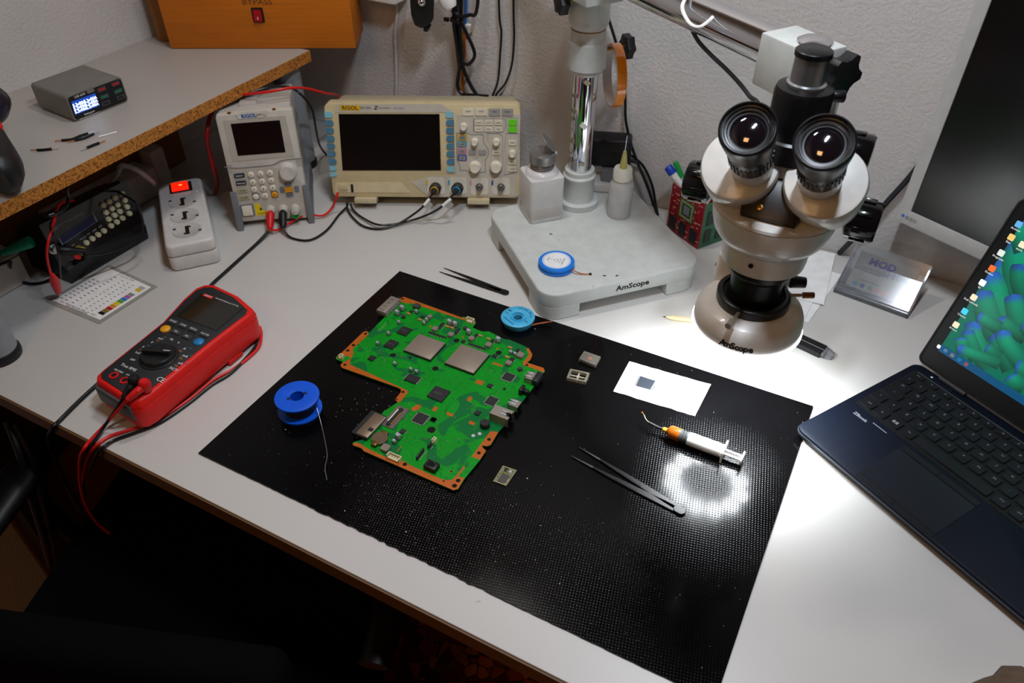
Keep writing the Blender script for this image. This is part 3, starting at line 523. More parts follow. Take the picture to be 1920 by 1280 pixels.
def qfp(x0, y0, x1, y1, sides):
    MB().box(x0, y0, BZ+.0003, x1, y1, BZ+.0020).obj('chip', icm, pcb, .0003, 1)
    lg = MB(); st = .0011; e = .0014
    for i in range(int((y1-y0)/st)):
        y = y0+.0004+i*st
        lg.box(x0-e, y, BZ, x0+.0002, y+.0006, BZ+.0009).box(x1-.0002, y, BZ, x1+e, y+.0006, BZ+.0009)
    if sides == 4:
        for i in range(int((x1-x0)/st)):
            x = x0+.0004+i*st
            lg.box(x, y0-e, BZ, x+.0006, y0+.0002, BZ+.0009).box(x, y1-.0002, BZ, x+.0006, y1+e, BZ+.0009)
    lg.obj('chip_leads', pin, pcb)['kind'] = 'stuff'
for i, q in enumerate(PCB_QFP): qfp(*q, 2 if i == 0 else 4)
# connectors round the rim
def shell(q, z0, z1, nm, m, bev=.0004): return MB().box(q[0], q[1], z0, q[2], q[3], z1).obj(nm, m, pcb, bev)
h = shell(PCB_HDMI, BZ, BZ+.0085, 'port_shell', shield)
for i in range(4): MB().box(PCB_HDMI[0]+.004, PCB_HDMI[1]+.004+i*.0085, BZ+.0085, PCB_HDMI[0]+.010, PCB_HDMI[1]+.0046+i*.0085, BZ+.0087).obj('slit', icm, h)
for i in range(9): MB().box(PCB_HDMI[2], PCB_HDMI[1]+.002+i*.0036, BZ, PCB_HDMI[2]+.0018, PCB_HDMI[1]+.0034+i*.0036, BZ+.0055).obj('pin', pin, h)
e_ = PCB_ETH
eth = MB(); t_ = .0006
eth.box(e_[0], e_[1], BZ+.0125, e_[2]-.007, e_[3], BZ+.0135).box(e_[2]-.007, e_[1], BZ+.0125, e_[2], e_[1]+.005, BZ+.0135).box(e_[2]-.007, e_[3]-.005, BZ+.0125, e_[2], e_[3], BZ+.0135)
eth.box(e_[0], e_[1], BZ, e_[2], e_[1]+t_, BZ+.0125).box(e_[0], e_[3]-t_, BZ, e_[2], e_[3], BZ+.0125).box(e_[0], e_[1], BZ, e_[0]+t_, e_[3], BZ+.0125)
eo = eth.obj('network_port', shield, pcb)
MB().box(e_[0]+.001, e_[1]+.001, BZ, e_[2]-.004, e_[3]-.001, BZ+.0120).obj('port_cavity', icm, eo)
for k in (.30, .62): MB().box(e_[0]+.012, e_[1]+(e_[3]-e_[1])*k, BZ+.0135, e_[2]-.005, e_[1]+(e_[3]-e_[1])*k+.0022, BZ+.0142).obj('spring_tab', pin, eo)
def usb(q, hh):
    u = MB(); u.box(q[0], q[1], BZ+hh-.0006, q[2], q[3], BZ+hh).box(q[0], q[1], BZ, q[2], q[1]+.0006, BZ+hh).box(q[0], q[3]-.0006, BZ, q[2], q[3], BZ+hh).box(q[0], q[1], BZ, q[0]+.0006, q[3], BZ+hh)
    uo = u.obj('usb_port', shield, pcb); MB().box(q[0]+.001, q[1]+.0012, BZ+.001, q[2]-.002, q[3]-.0012, BZ+hh-.0015).obj('port_tongue', icm, uo)
    for k in (.22, .62):
        y = q[1]+(q[3]-q[1])*k; MB().prism([(q[0]-.0015, y+.0008), (q[2]-.004, y-.0005), (q[2]-.004, y+.0040), (q[0]-.0015, y+.0022)], BZ+hh, BZ+hh+.0007).obj('spring_tab', pin, uo)
usb(PCB_USB, .0070); usb(PCB_USB2, .0078)
shell(PCB_HSHELL, BZ, BZ+.0088, 'port_housing', DARK)
a_ = PCB_AUD
ao = MB().box(a_[0], a_[1], BZ, a_[2]-.004, a_[3], BZ+.0095).box(a_[2]-.004, a_[1]+.003, BZ, a_[2]+.003, a_[3]-.003, BZ+.0075).obj('audio_jack', BLACK, pcb, .0004)
MB(TR(*PCB_BUZ, BZ)).lathe([(.0060, 0), (.0060, .0068), (.0054, .0074), (.0014, .0074), (.0012, .0068), (.0001, .0068)], 28).obj('buzzer', DARK, pcb)
s_ = PCB_SLOT
so = shell((s_[0]+.006, s_[1]+.001, s_[2], s_[3]-.001), BZ+.001, BZ+.0052, 'card_slot', mat('slot_cover', '#8a7663', .4, .6), .0003)
MB().box(s_[0], s_[1], BZ, s_[0]+.0062, s_[3], BZ+.0048).box(s_[0], s_[1]-.0006, BZ, s_[2]-.001, s_[1]+.0012, BZ+.0046).box(s_[0], s_[3]-.0012, BZ, s_[2]-.001, s_[3]+.0006, BZ+.0046).obj('slot_frame', DARK, so)
MB().box(s_[2]-.0006, s_[1]+.004, BZ+.0045, s_[2]+.0004, s_[3]-.002, BZ+.0056).obj('slot_lip', pin, so)
MB().box(s_[2]-.007, s_[1]+.011, BZ+.0052, s_[2]-.001, s_[1]+.016, BZ+.0060).obj('slot_latch', icm, so)
f_ = PCB_FLEX
fo = shell(f_, BZ, BZ+.0012, 'shield_plate', mat('shield_taupe', '#6e6259', .7, .2, var=.2, scale=500), 0)
cx = (f_[0]+f_[2])/2
MB().box(cx-.0028, f_[1]+.002, BZ+.0012, cx+.0018, f_[3]-.004, BZ+.0034).obj('flex_connector', DARK, fo); MB().box(cx-.0036, f_[1]+.007, BZ+.0034, cx-.0022, f_[3]-.008, BZ+.0039).obj('connector_lip', INKW, fo)
MB().box(cx+.0018, f_[1]+.004, BZ+.0012, cx+.0032, f_[3]-.010, BZ+.0024).obj('contact_strip', mat('contact_gold', '#a8873c', .4, .5), fo)
bt = MB(TR(*PCB_BAT, BZ+.0008)).lathe([(.0001, 0), (.0098, 0), (.0100, .0004), (.0100, .0030), (.0095, .0034), (.0080, .0034), (.0078, .0032), (.0001, .0032)], 36).obj('coin_battery', mat('battery_nickel', '#83705a', .35, .75), pcb)
MB().box(PCB_BAT[0]-.0035, PCB_BAT[1]-.0135, BZ, PCB_BAT[0]+.0035, PCB_BAT[1]-.0070, BZ+.0050).box(PCB_BAT[0]-.0045, PCB_BAT[1]+.0080, BZ, PCB_BAT[0]+.0045, PCB_BAT[1]+.0120, BZ+.0040).obj('battery_clip', mat('clip_brass', '#77592f', .4, .7), bt, .0004)
for x, y, w_, d_, h_ in PCB_CON:
    c = MB(); c.box(x-w_/2, y-d_/2, BZ, x+w_/2, y+d_/2, BZ+h_*.45).box(x-w_/2, y-d_/2, BZ+h_*.45, x-w_/2+.0012, y+d_/2, BZ+h_).box(x+w_/2-.0012, y-d_/2, BZ+h_*.45, x+w_/2, y+d_/2, BZ+h_).box(x-w_/2+.0012, y+d_/2-.0012, BZ+h_*.45, x+w_/2-.0012, y+d_/2, BZ+h_)
    co = c.obj('header_socket', mat('nylon_cream', '#d8cfa2', .5), pcb)
    for k in range(max(1, int(w_/.004))): MB().box(x-w_/2+.002+k*.0035, y-.0004, BZ+h_*.45, x-w_/2+.0028+k*.0035, y+.0004, BZ+h_*.85).obj('pin', pin, co)
for a, c in PCB_SIL:
    a = Vector((*a, 0)); c = Vector((*c, 0)); d = (c-a); T = Matrix.Translation(a) @ Matrix.Rotation(math.atan2(d.y, d.x), 4, 'Z')
    so = MB(T).box(0, -.0011, BZ+.0006, d.length, .0011, BZ+.0058).obj('resistor_network', icm, pcb, .0004)
    k = int(d.length/.0025)
    for i in range(k): MB(T).box(.001+i*.0025, -.0004+.0022, BZ, .0018+i*.0025, .0016+.0022, BZ+.0010).obj('pin', pin, so)
x, y = PCB_SOCK
so = MB().box(x-.0078, y-.0058, BZ, x+.0078, y+.0058, BZ+.0072).obj('pin_socket', BLACK, pcb, .0006)
MB().box(x-.0045, y-.0030, BZ+.0072, x+.0045, y+.0036, BZ+.0074).obj('socket_opening', mat('hole_black', '#020202'), so)
for dx, hh in ((-.0055, .022), (.0035, .019)): MB().cyl((x+dx, y+.001, BZ+.006), (x+dx-.0012, y+.003, BZ+hh), .00035, n=6).obj('bare_pin', pin, so)
for x, y in PCB_PADW: MB(TR(x, y, BZ)).lathe([(.0026, 0), (.0024, .0006), (.0008, .0008), (.0001, .0004)], 16).obj('solder_pad', pin, pcb)
rs = random.Random(3); tiny = MB()                       # hundreds of specks of chip resistors
spots = [(-.03, -.02, .03), (.07, .045, .02), (-.10, .015, .02), (-.085, .005, .02), (.01, -.07, .02), (.075, -.02, .02), (-.055, -.075, .03), (.06, -.075, .03), (-.06, .03, .03), (.02, .085, .04), (-.04, .09, .04), (.09, .06, .02), (0, .035, .03), (.10, .0, .02), (-.03, -.10, .02), (.03, -.06, .06)]
for cx, cy, sd in spots:
    for i in range(16):
        x = cx+rs.gauss(0, sd*.5); y = cy+rs.gauss(0, sd*.5)
        w_, h_ = rs.choice(((.0011, .0006), (.0006, .0011), (.0016, .0009)))
        tiny.box(x-w_/2, y-h_/2, BZ, x+w_/2, y+h_/2, BZ+.0005)
t = tiny.obj('chip_resistors', mat('resistor_mix', '#8a8670', .5, .3, var=.6, scale=700), pcb); t['kind'] = 'stuff'
text('CE 0197', .006, mat('silk_green', '#6fae58', .6), pcb, TR(-.118, .062, BZ+.0001, 90), name='silkscreen', ext=.00002)

# ================================================================== small things lying on the mat and near it
Z0 = MAT_Z
# blue solder reel
REEL = (-0.5577, 0.483, 0.0022)
rl = thing('solder_reel', 'bright blue plastic reel of thin solder wire on the black mat', 'solder reel', (REEL[0], REEL[1], Z0))
bl = mat('reel_blue', '#0058dc', .4)
n_ = 44
MB().ring(circle(0, 0, .0275, n_), circle(0, 0, .0085, n_), 0, .0028).obj('lower_flange', bl, rl, .0004)
MB().ring(circle(0, 0, .0275, n_), circle(0, 0, .0085, n_), .0215, .0243).obj('upper_flange', bl, rl, .0004)
MB().ring(circle(0, 0, .0120, n_), circle(0, 0, .0086, n_), .0028, .0215).obj('hub', bl, rl)
MB().ring(circle(0, 0, .0185, n_), circle(0, 0, .0121, n_), .0029, .0214).obj('solder_winding', mat('solder_dull', '#4a3a30', .45, .6, bump=.3, bscale=1500), rl)
for a in (55, 235): MB(Matrix.Rotation(R(a), 4, 'Z')).box(.0085, -.0022, .0236, .0125, .0022, .0245).obj('slot', mat('slot_dark', '#0a1c44', .6), rl)
RW = [(-0.5326, 0.4873, 0.014), (-0.5238, 0.48, 0.008), (-0.5096, 0.4674, 0.004), (-0.4907, 0.4495, 0.0035), (-0.4782, 0.4362, 0.0035), (-0.4696, 0.4214, 0.0035), (-0.4563, 0.4079, 0.0035)]
MB().tube([(p[0]-REEL[0], p[1]-REEL[1], p[2]-Z0) for p in RW], .0006, 6).obj('loose_end', mat('solder_bright', '#8d8e92', .3, .8), rl)

# desoldering braid reels
def arc_text(s, r, size, m, parent, z, a0, step):
    for i, ch in enumerate(s):
        a = a0 - i*step
        if ch != ' ': text(ch, size, m, parent, Matrix.Rotation(R(a), 4, 'Z') @ Matrix.Translation((0, r, z)), ext=.00003)
WK = (-0.3975, 0.7662, 0.004)
wk = thing('braid_reel', 'pale blue desoldering braid reel half over the back edge of the mat', 'braid reel', (WK[0], WK[1], Z0), -24)
lb = mat('braid_reel_blue', '#45b2dd', .4); inkbl = mat('print_blue', '#083a86', .6)
MB().lathe([(.0065, 0), (.0210, 0), (.0215, .0012), (.0240, .0085), (.0242, .0100), (.0225, .0112), (.0130, .0108), (.0110, .0095), (.0085, .0088), (.0065, .0088), (.0065, 0)], 44, cap=False).obj('reel_shell', lb, wk)
MB().ring(circle(0, 0, .0100, 32), circle(0, 0, .0085, 32), .0092, .0112).obj('hub_ring', lb, wk)
arc_text('Chem-Wik', .0185, .0056, inkbl, wk, .01135, 42, 12.0)
text('Chemtronics', .0042, inkbl, wk, TR(0, -.0165, .01135), ext=.00003); text('#4', .006, inkbl, wk, TR(-.0175, -.001, .0114), ext=.00003); text('10-5L', .0032, inkbl, wk, TR(-.0160, -.0075, .0114), ext=.00003); text('RoHS', .0030, inkbl, wk, TR(.0170, .0015, .0114), ext=.00003)
WKE = [(-0.3815, 0.7583, 0.006), (-0.3708, 0.7707, 0.006), (-0.3611, 0.7799, 0.006), (-0.3512, 0.7837, 0.009)]
tag(MB().tube([(p[0], p[1], p[2]) for p in WKE], .0014, 6, flat=.35).obj('copper_braid', mat('braid_copper', '#a85a34', .45, .5)), 'copper braid tail sticking out of the pale blue reel', 'braid')

# tweezers
def tweezers(name, label, cat, loc, rz, L, gap, m, tipm, twist=0.0):
    t = thing(name, label, cat, loc, rz)
    for s in (-1, 1):
        pts = [(0, s*.0014), (L*.12, s*gap*.13), (L*.35, s*gap*.26), (L*.60, s*gap*.37), (L*.78, s*gap*.44)]
        wid = [.0040, .0042, .0036, .0026, .0014]
        up = [(x, y+w) for (x, y), w in zip(pts, wid)]; dn = [(x, y-w) for (x, y), w in zip(pts, wid)]
        MB().prism(dn + up[::-1], .0008, .0022).obj('arm', m, t, .0003, 1)
        x0, y0 = pts[-1]
        MB().prism([(x0, y0-.0014), (L, s*gap*.5-.0002), (L, s*gap*.5+.0002), (x0, y0+.0014)], .0009, .0020).obj('tip', tipm, t)
        MB().prism([(L*.36, s*gap*.265-.0020), (L*.58, s*gap*.36-.0014), (L*.58, s*gap*.36+.0014), (L*.36, s*gap*.265+.0020)], .0022, .0025).obj('grip', m, t)
    MB().prism(rrect(-.008, -.0054, .006, .0054, .0052, 5), .0005, .0030).obj('joined_end', m, t, .0004, 1)
    return t
TW1 = [(-0.4495, 0.8207, 0.0), (-0.563, 0.8262, 0.0)]
TW2 = [(-0.0876, 0.5566, 0.002), (-0.2237, 0.5804, 0.002)]
esd = mat('black_coated_steel', '#08080a', .35); tipm = mat('tip_steel', '#6d6f74', .3, .9)
d = Vector(TW1[1])-Vector(TW1[0]); tweezers('tweezers', 'black tweezers lying on the white desk behind the green board', 'tweezers', TW1[0], math.degrees(math.atan2(d.y, d.x)), d.length, .012, esd, esd)
d = Vector(TW2[1])-Vector(TW2[0]); tweezers('tweezers', 'long fine-tipped black tweezers lying on the mat below the syringe', 'tweezers', (TW2[0][0], TW2[0][1], Z0), math.degrees(math.atan2(d.y, d.x)), d.length, .017, esd, tipm)

# two clear acrylic stencil blocks
AC1 = [(-0.286, 0.7296), (-0.2863, 0.7479), (-0.2617, 0.7474), (-0.2613, 0.7283)]
AC2 = [(-0.2851, 0.6886), (-0.2881, 0.7069), (-0.2623, 0.7112), (-0.2596, 0.693)]
glass = mat('clear_acrylic', '#e8e0c4', .12, trans=.75, ior=1.45)
def quadthing(q): c = Vector((sum(p[0] for p in q)/4, sum(p[1] for p in q)/4)); return c, [(p[0]-c.x, p[1]-c.y) for p in q]
c, q = quadthing(AC1); a1 = thing('acrylic_block', 'frosted clear acrylic block with a faint red mark on the mat', 'acrylic block', (c.x, c.y, Z0))
MB().prism(q, 0, .0055).obj('block', mat('frosted_acrylic', '#cfc9b8', .25, trans=.8), a1, .0004)
MB().prism(circle(.001, -.001, .0035, 14), .0056, .0058).obj('red_mark', mat('red_mark', '#8f6055', .6), a1)
c, q = quadthing(AC2); a2 = thing('window_block', 'clear acrylic stencil with four windows on the mat beside the white paper', 'acrylic block', (c.x, c.y, Z0))
inn = [(p[0]*.80, p[1]*.74) for p in q]
MB().ring(q, inn, 0, .0050).obj('frame', glass, a2)
mids = [((inn[i][0]+inn[(i+1)%4][0])/2, (inn[i][1]+inn[(i+1)%4][1])/2) for i in range(4)]
cr = mat('etched_acrylic', '#b9b3a2', .5, trans=.2)
MB().prism([(p[0]*.32, p[1]*.38) for p in mids], .0010, .0030).obj('centre_pad', cr, a2)
for p in mids:
    d = Vector(p); nn = Vector((-d.y, d.x)).normalized()*.0008; MB().prism([tuple(d*.25-nn), tuple(d-nn), tuple(d+nn), tuple(d*.25+nn)], .0008, .0028).obj('spoke', cr, a2)

# torn white paper with a chip on it
PAPQ = [(-0.223, 0.698), (-0.2259, 0.7617), (-0.1158, 0.7696), (-0.1165, 0.7049)]
pq = [Vector(p) for p in PAPQ]; out = []
for i in range(4):
    a, c = pq[i], pq[(i+1)%4]; k = 14
    for j in range(k):
        t = j/k; p = a.lerp(c, t)
        if i in (1, 3) and j: p = p + Vector((0, random.uniform(-.0007, .0007)))
        out.append((p.x, p.y))
tag(MB().prism(out, Z0+.0002, Z0+.0006).obj('paper_sheet', PAPER), 'small torn sheet of white paper on the mat under the microscope', 'paper')
CHQ = [(-0.2018, 0.7205), (-0.2044, 0.7409), (-0.1795, 0.7414), (-0.1797, 0.722)]
c, q = quadthing(CHQ); ch = thing('loose_chip', 'loose black flash chip with silver leads on the white paper', 'chip', (c.x, c.y, Z0+.0006))
MB().prism([(p[0]*.84, p[1]*.97) for p in q], .0003, .0014).obj('package', mat('chip_slate', '#2b3038', .4), ch, .0002, 1)
for s in (0, 1):
    e = (q[0], q[1]) if s == 0 else (q[3], q[2])
    for i in range(12):
        t = (i+.5)/12; p = Vector(e[0]).lerp(Vector(e[1]), t); MB().box(p.x-.0014, p.y-.00035, 0, p.x+.0014, p.y+.00035, .0006).obj('lead', mat('chip_lead_dark', '#3a3d42', .35, .6), ch)

# small module board near the green board
MDQ = [(-0.2877, 0.4961), (-0.2889, 0.5215), (-0.2713, 0.5227), (-0.2715, 0.4969)]
c, q = quadthing(MDQ); md = thing('small_module', 'tiny square circuit module with a grey chip on the mat', 'circuit board', (c.x, c.y, Z0))
MB().prism(q, .0002, .0012).obj('board', mat('module_olive', '#6a6a42', .5, .2, var=.5, scale=600), md)
MB().ring(q, [(p[0]*.93, p[1]*.93) for p in q], .0012, .0014).obj('plated_edge', mat('module_gold', '#b3ab84', .35, .5), md)
MB().prism([(p[0]*.50+.0005, p[1]*.48-.0045) for p in q], .0012, .0021).obj('chip', mat('module_chip', '#47433f', .5), md)
MB().prism([(p[0]*.22-.003, p[1]*.22+.0085) for p in q], .0012, .0019).obj('chip', icm, md); MB().prism([(p[0]*.16+.003, p[1]*.14+.008) for p in q], .0012, .0018).obj('crystal', pin, md)
rs = random.Random(5); bits = MB()
for i in range(60):
    u, v = rs.uniform(.06, .94), rs.uniform(.06, .94); p = Vector(q[0]).lerp(Vector(q[1]), u); r_ = Vector(q[3]).lerp(Vector(q[2]), u); p = p.lerp(r_, v); bits.box(p.x-.0005, p.y-.0003, .0012, p.x+.0005, p.y+.0003, .0016)
bits.obj('tiny_parts', pin, md)['kind'] = 'stuff'

# flux syringe
SY = [(-0.1375, 0.6566, 0.011), (-0.0411, 0.6554, 0.011)]
a = Vector(SY[0]); c = Vector(SY[1]); d = c-a; Ls = d.length
sy = thing('flux_syringe', 'clear syringe of amber flux with white plunger lying on the mat', 'syringe', (a.x, a.y, Z0+.0092), math.degrees(math.atan2(d.y, d.x)))
X = Matrix(((0,0,1,0),(1,0,0,0),(0,1,0,0),(0,0,0,1)))     # lathe axis -> +x
sg = mat('syringe_polypropylene', '#f2f0ea', .3, trans=.35, alpha=1.0); amber = mat('amber_flux', '#9a4d10', .25, trans=.15)
MB(X).lathe([(.0080, .027), (.0083, .030), (.0083, Ls*.72), (.0066, Ls*.72), (.0066, .027), (.0080, .027)], 28, cap=False).obj('barrel', sg, sy)
MB(X).lathe([(.0020, -.002), (.0024, .0), (.0070, .003), (.0082, .005), (.0082, .0165), (.0001, .0165)], 24).obj('flux_fill', amber, sy)
MB(X).lathe([(.0080, .0166), (.0083, .0185), (.0070, .020), (.0083, .0215), (.0070, .0232), (.0083, .025), (.0075, .0268), (.0001, .0268)], 24).obj('rubber_stopper', mat('stopper_grey', '#3c3f40', .5), sy)
MB().box(Ls*.72, -.0118, -.0085, Ls*.72+.0022, .0118, .0085).obj('finger_flange', sg, sy, .0006)
MB().box(.028, -.0045, -.0009, Ls*.95, .0045, .0009).box(.028, -.0009, -.0045, Ls*.95, .0009, .0045).obj('plunger_rod', WHITE, sy)
MB(X).lathe([(.0085, Ls*.95), (.0088, Ls*.955), (.0088, Ls*.97), (.0080, Ls*.975), (.0001, Ls*.975)], 24).obj('thumb_rest', WHITE, sy)
MB(X).lathe([(.0022, -.005), (.0030, -.003), (.0030, .0)], 14).obj('luer_tip', mat('luer_yellow', '#b49a2a', .4), sy)
MB().tube([(-.004, 0, 0), (-.012, 0, .0), (-.024, .0005, .0015)], .0017, 10).obj('needle_hub', BLACK, sy)
MB().tube([(-.022, .0005, .0012), (-.028, .003, .002), (-.033, .0085, .003), (-.036, .0105, .0032)], .0006, 6).obj('needle', mat('needle_brass', '#b9b08a', .3, .9), sy)
MB().ball((-.0362, .0106, .0032), .0013, 6).obj('flux_bead', amber, sy)

# solder dust and crumbs scattered over the mat
rs = random.Random(11); dust = MB()
for i in range(520):
    if rs.random() < .6: x, y = rs.gauss(-.33, .09), rs.gauss(.43, .045)
    else: x, y = rs.uniform(MX0, MX1), rs.uniform(MY0, MY1)
    if not (MX0+.004 < x < MX1-.004 and MY0+.004 < y < MY1-.004): continue
    if -.575 < x < -.27 and .46 < y < .735 : continue
    s = rs.uniform(.0002, .0005) * (2.2 if rs.random() < .06 else 1); a = rs.uniform(0, 3)
    dust.prism([(x+s*math.cos(a+t), y+s*rs.uniform(.5, 1)*math.sin(a+t)) for t in (0, 1.3, 2.6, 4.1)], Z0, Z0+s*.6)
tag(dust.obj('crumbs', mat('crumb_grey', '#b9b5a8', .6)), 'pale crumbs and solder dust scattered over the black mat', 'dust', kind='stuff')

# ================================================================== boom stand: cast base, chrome pole, boom arm, clamp, focus rack
cast = mat('stand_white', '#c6cac6', .42, bump=.06, bscale=700); smudge(cast, 70, .70, .80, lin('#7d7f7c'))
st = thing('boom_stand', 'white cast boom stand with chrome pole and arm holding the microscope', 'stand', (-.374, .962, 0), 47.5)
def quarter(s):                                         # base plate: rounded slab with feet left at its corners
    return rrect(-.127, -.127, .127, .127, .028, 7)
MB().prism(quarter(0), .020, .045).obj('base_plate', cast, st, .003, 3)
for sx, sy in ((-1,-1), (1,-1), (1,1), (-1,1)):
    k = [(sx*.127, sy*.070), (sx*.127, sy*.099)] + [(sx*(.099+.028*math.cos(t)), sy*(.099+.028*math.sin(t))) for t in (.39, .79, 1.18)] + [(sx*.099, sy*.127), (sx*.070, sy*.127), (sx*.070, sy*.085), (sx*.085, sy*.070)]
    MB().prism(k, .0005, .022).obj('base_foot', cast, st, .001, 1)
text('AmScope', .0122, INKB, st, Matrix.Translation((.012, -.1272, .0335)) @ FRONT, ext=.0002, bold=.00035, sx=1.12)
PX, PY = .0205, .0960                                   # pole position on the base
T = Matrix.Translation((PX, PY, 0))
MB(T).lathe([(.0330, .0445), (.0335, .047), (.0335, .055), (.0315, .0565), (.0255, .0565), (.0250, .060), (.0250, .093), (.0262, .095), (.0262, .098), (.0235, .101), (.0235, .108), (.0001, .108)], 40).obj('pole_socket', cast, st)
MB(T).lathe([(.0185, .107), (.0185, .275)], 40).obj('pole', CHROME, st)
MB(T).lathe([(.0190, .262), (.0235, .264), (.0240, .270), (.0280, .272), (.0282, .304), (.0285, .306), (.0285, .309), (.0255, .311), (.0248, .326), (.0001, .326)], 40).obj('stop_collar', cast, st)
MB(T).lathe([(.0249, .3262), (.0251, .3268), (.0249, .3276)], 40).obj('oil_line', mat('rust_line', '#8a5a14', .5), st)
MB(T).lathe([(.0240, .327), (.0270, .332), (.0290, .338), (.0290, .470), (.0001, .470)], 40).obj('upper_sleeve', cast, st)
MB(T).cyl((.028, 0, .293), (.066, 0, .293), .0028, n=12).obj('collar_screw', BRASS, st)
MB(T @ Matrix.Translation((.058, 0, .293)) @ Matrix.Rotation(R(90), 4, 'Y')).prism([( (.0185 if i % 2 else .0145)*math.cos(i*math.pi/6), (.0185 if i % 2 else .0145)*math.sin(i*math.pi/6)) for i in range(12)], 0, .012).obj('collar_knob', BLACK, st, .001)
MB(T @ Matrix.Translation((-.036, .0, .366)) @ Matrix.Rotation(R(-90), 4, 'Y')).prism([((.018 if i % 2 else .014)*math.cos(i*math.pi/6), (.018 if i % 2 else .014)*math.sin(i*math.pi/6)) for i in range(12)], 0, .013).obj('sleeve_knob', BLACK, st, .001)
MB(T).cyl((-.024, 0, .366), (-.037, 0, .366), .004, n=12).obj('sleeve_screw', BRASS, st)
# boom arm in desk coordinates
inv = Matrix.Rotation(R(-47.5), 4, 'Z') @ Matrix.Translation((.374, -.962, 0))
ARM0 = (-0.2942, 0.9279, 0.417)
ARM1 = (-0.1441, 0.8271, 0.417)
a0 = Vector(ARM0); a1 = Vector(ARM1); ad = (a1-a0).normalized()
MB(inv).cyl(a0-ad*.30, a1+ad*.012, .0195, n=40).obj('boom_arm', CHROME, st)
pc = Vector((-.431, 1.042, .417)); near = a0 + ad*(pc-a0).dot(ad)
AT_ = Matrix.Translation(near) @ Matrix.Rotation(math.atan2(ad.y, ad.x), 4, 'Z')
MB(inv @ AT_).box(-.032, -.030, -.040, .064, .030, .030).obj('cross_clamp', cast, st, .003)
ce = a1 + ad*.036
CT = inv @ Matrix.Translation(ce) @ Matrix.Rotation(math.atan2(ad.y, ad.x), 4, 'Z')
MB(CT).box(-.026, -.023, -.032, .042, .023, .020).obj('end_clamp', cast, st, .002)
MB(CT @ Matrix.Translation((.020, .002, .020))).lathe([(.0175, 0), (.0170, .002), (.012, .0045), (.006, .006), (.0001, .0064)], 32).obj('post_dome', CHROME, st)
MB(CT @ Matrix.Translation((.020, .002, -.080))).lathe([(.015, 0), (.015, .052)], 32).obj('drop_post', CHROME, st)
MB(CT).cyl((.038, .008, 0), (.052, .008, 0), .005, n=12).obj('clamp_screw', BLACK, st)
star = [((.021 if i % 4 in (0, 1) else .0155)*math.cos(i*math.pi/10), (.021 if i % 4 in (0, 1) else .0155)*math.sin(i*math.pi/10)) for i in range(20)]
MB(CT @ Matrix.Translation((.048, .008, 0)) @ Matrix.Rotation(R(90), 4, 'Y')).prism(star, 0, .014).obj('clamp_knob', BLACK, st, .001)
# focus rack between post and microscope
RT = inv @ Matrix.Translation((-.090, .822, 0))      # local -y faces the microscope
MB(RT).box(-.026, -.012, .235, .026, .030, .385).obj('focus_rack', cast, st, .003)
MB(RT).box(-.020, -.026, .262, .020, -.010, .366).obj('rack_slide', STEEL, st, .001)
def gripknob(c, ax, prof, grips, r):
    c = Vector(c); ax = Vector(ax).normalized(); q = ax.to_track_quat('Z', 'Y').to_matrix().to_4x4(); q.translation = c
    o = MB(inv @ q).lathe(prof, 32).obj('focus_knob', mat('gloss_black', '#0b0b0d', .18, coat=.4), st)
    for i in range(grips):
        if i % 2 == 0: MB(inv @ q @ Matrix.Rotation(2*math.pi*i/grips, 4, 'Z')).box(r-.001, -.0030, .010, r+.0018, .0030, .026).obj('grip_pad', mat('gloss_black', '#0b0b0d'), o, .0006)
    return q
fa = Vector((1, 0, 0)); kp = lambda kr, ln: [(.012, 0), (kr, .004), (kr, ln-.003), (kr-.002, ln), (kr*.6, ln), (kr*.55, ln-.003), (.0001, ln-.003)]
m0 = Vector((-.087, .806, .262))
MB(inv).cyl(m0 - fa*.090, m0 + fa*.080, .009, n=20).obj('focus_shaft', CHROME, st)
for s in (-1, 1): gripknob(m0 + fa*s*(.064 if s > 0 else .078), fa*s, kp(.0225, .034), 16, .0225)
m0 = Vector((-.087, .806, .332)); MB(inv).cyl(m0, m0 + fa*.050, .009, n=20).obj('tension_shaft', CHROME, st)
gripknob(m0 + fa*.034, fa, kp(.0225, .036), 16, .0225)

# loose metal scraps stuck on the pole
chips = []
mg = mat('magnet_nickel', '#a99c86', .35, .8)
for i, (u, z, s) in enumerate(((-60, .255, 1), (-115, .232, .9), (-20, .228, .8), (-118, .208, .9), (-125, .195, .8), (-62, .188, 1.1), (-118, .160, 1.0), (-128, .178, .7), (-60, .125, .8), (-122, .128, 1.1), (-130, .143, .8))):
    a = R(u); c = Vector((-.431+.0195*math.cos(a), 1.042+.0195*math.sin(a), z))
    m_ = MB(Matrix.Translation((0,0,0)) @ Matrix.Rotation(a, 4, 'Z') @ Matrix.Rotation(R(20*((i*7) % 5-2)), 4, 'X'))
    m_.box(-.0009, -.0048*s, -.0032*s, .0012, .0048*s, .0032*s)
    o = m_.obj('metal_chip', WHITE if i == 5 else mg); o.location = c
    chips.append(o)
chips.sort(key=lambda o: -o.location.z)
for o, w_ in zip(chips, ('topmost', 'second', 'third', 'fourth', 'fifth', 'sixth', 'seventh', 'eighth', 'ninth', 'tenth', 'lowest')):
    tag(o, 'small metal chip sticking to the chrome pole, %s%s' % (w_, '' if w_ in ('topmost', 'lowest') else ' from the top'), 'magnet', 'metal chips on the pole')

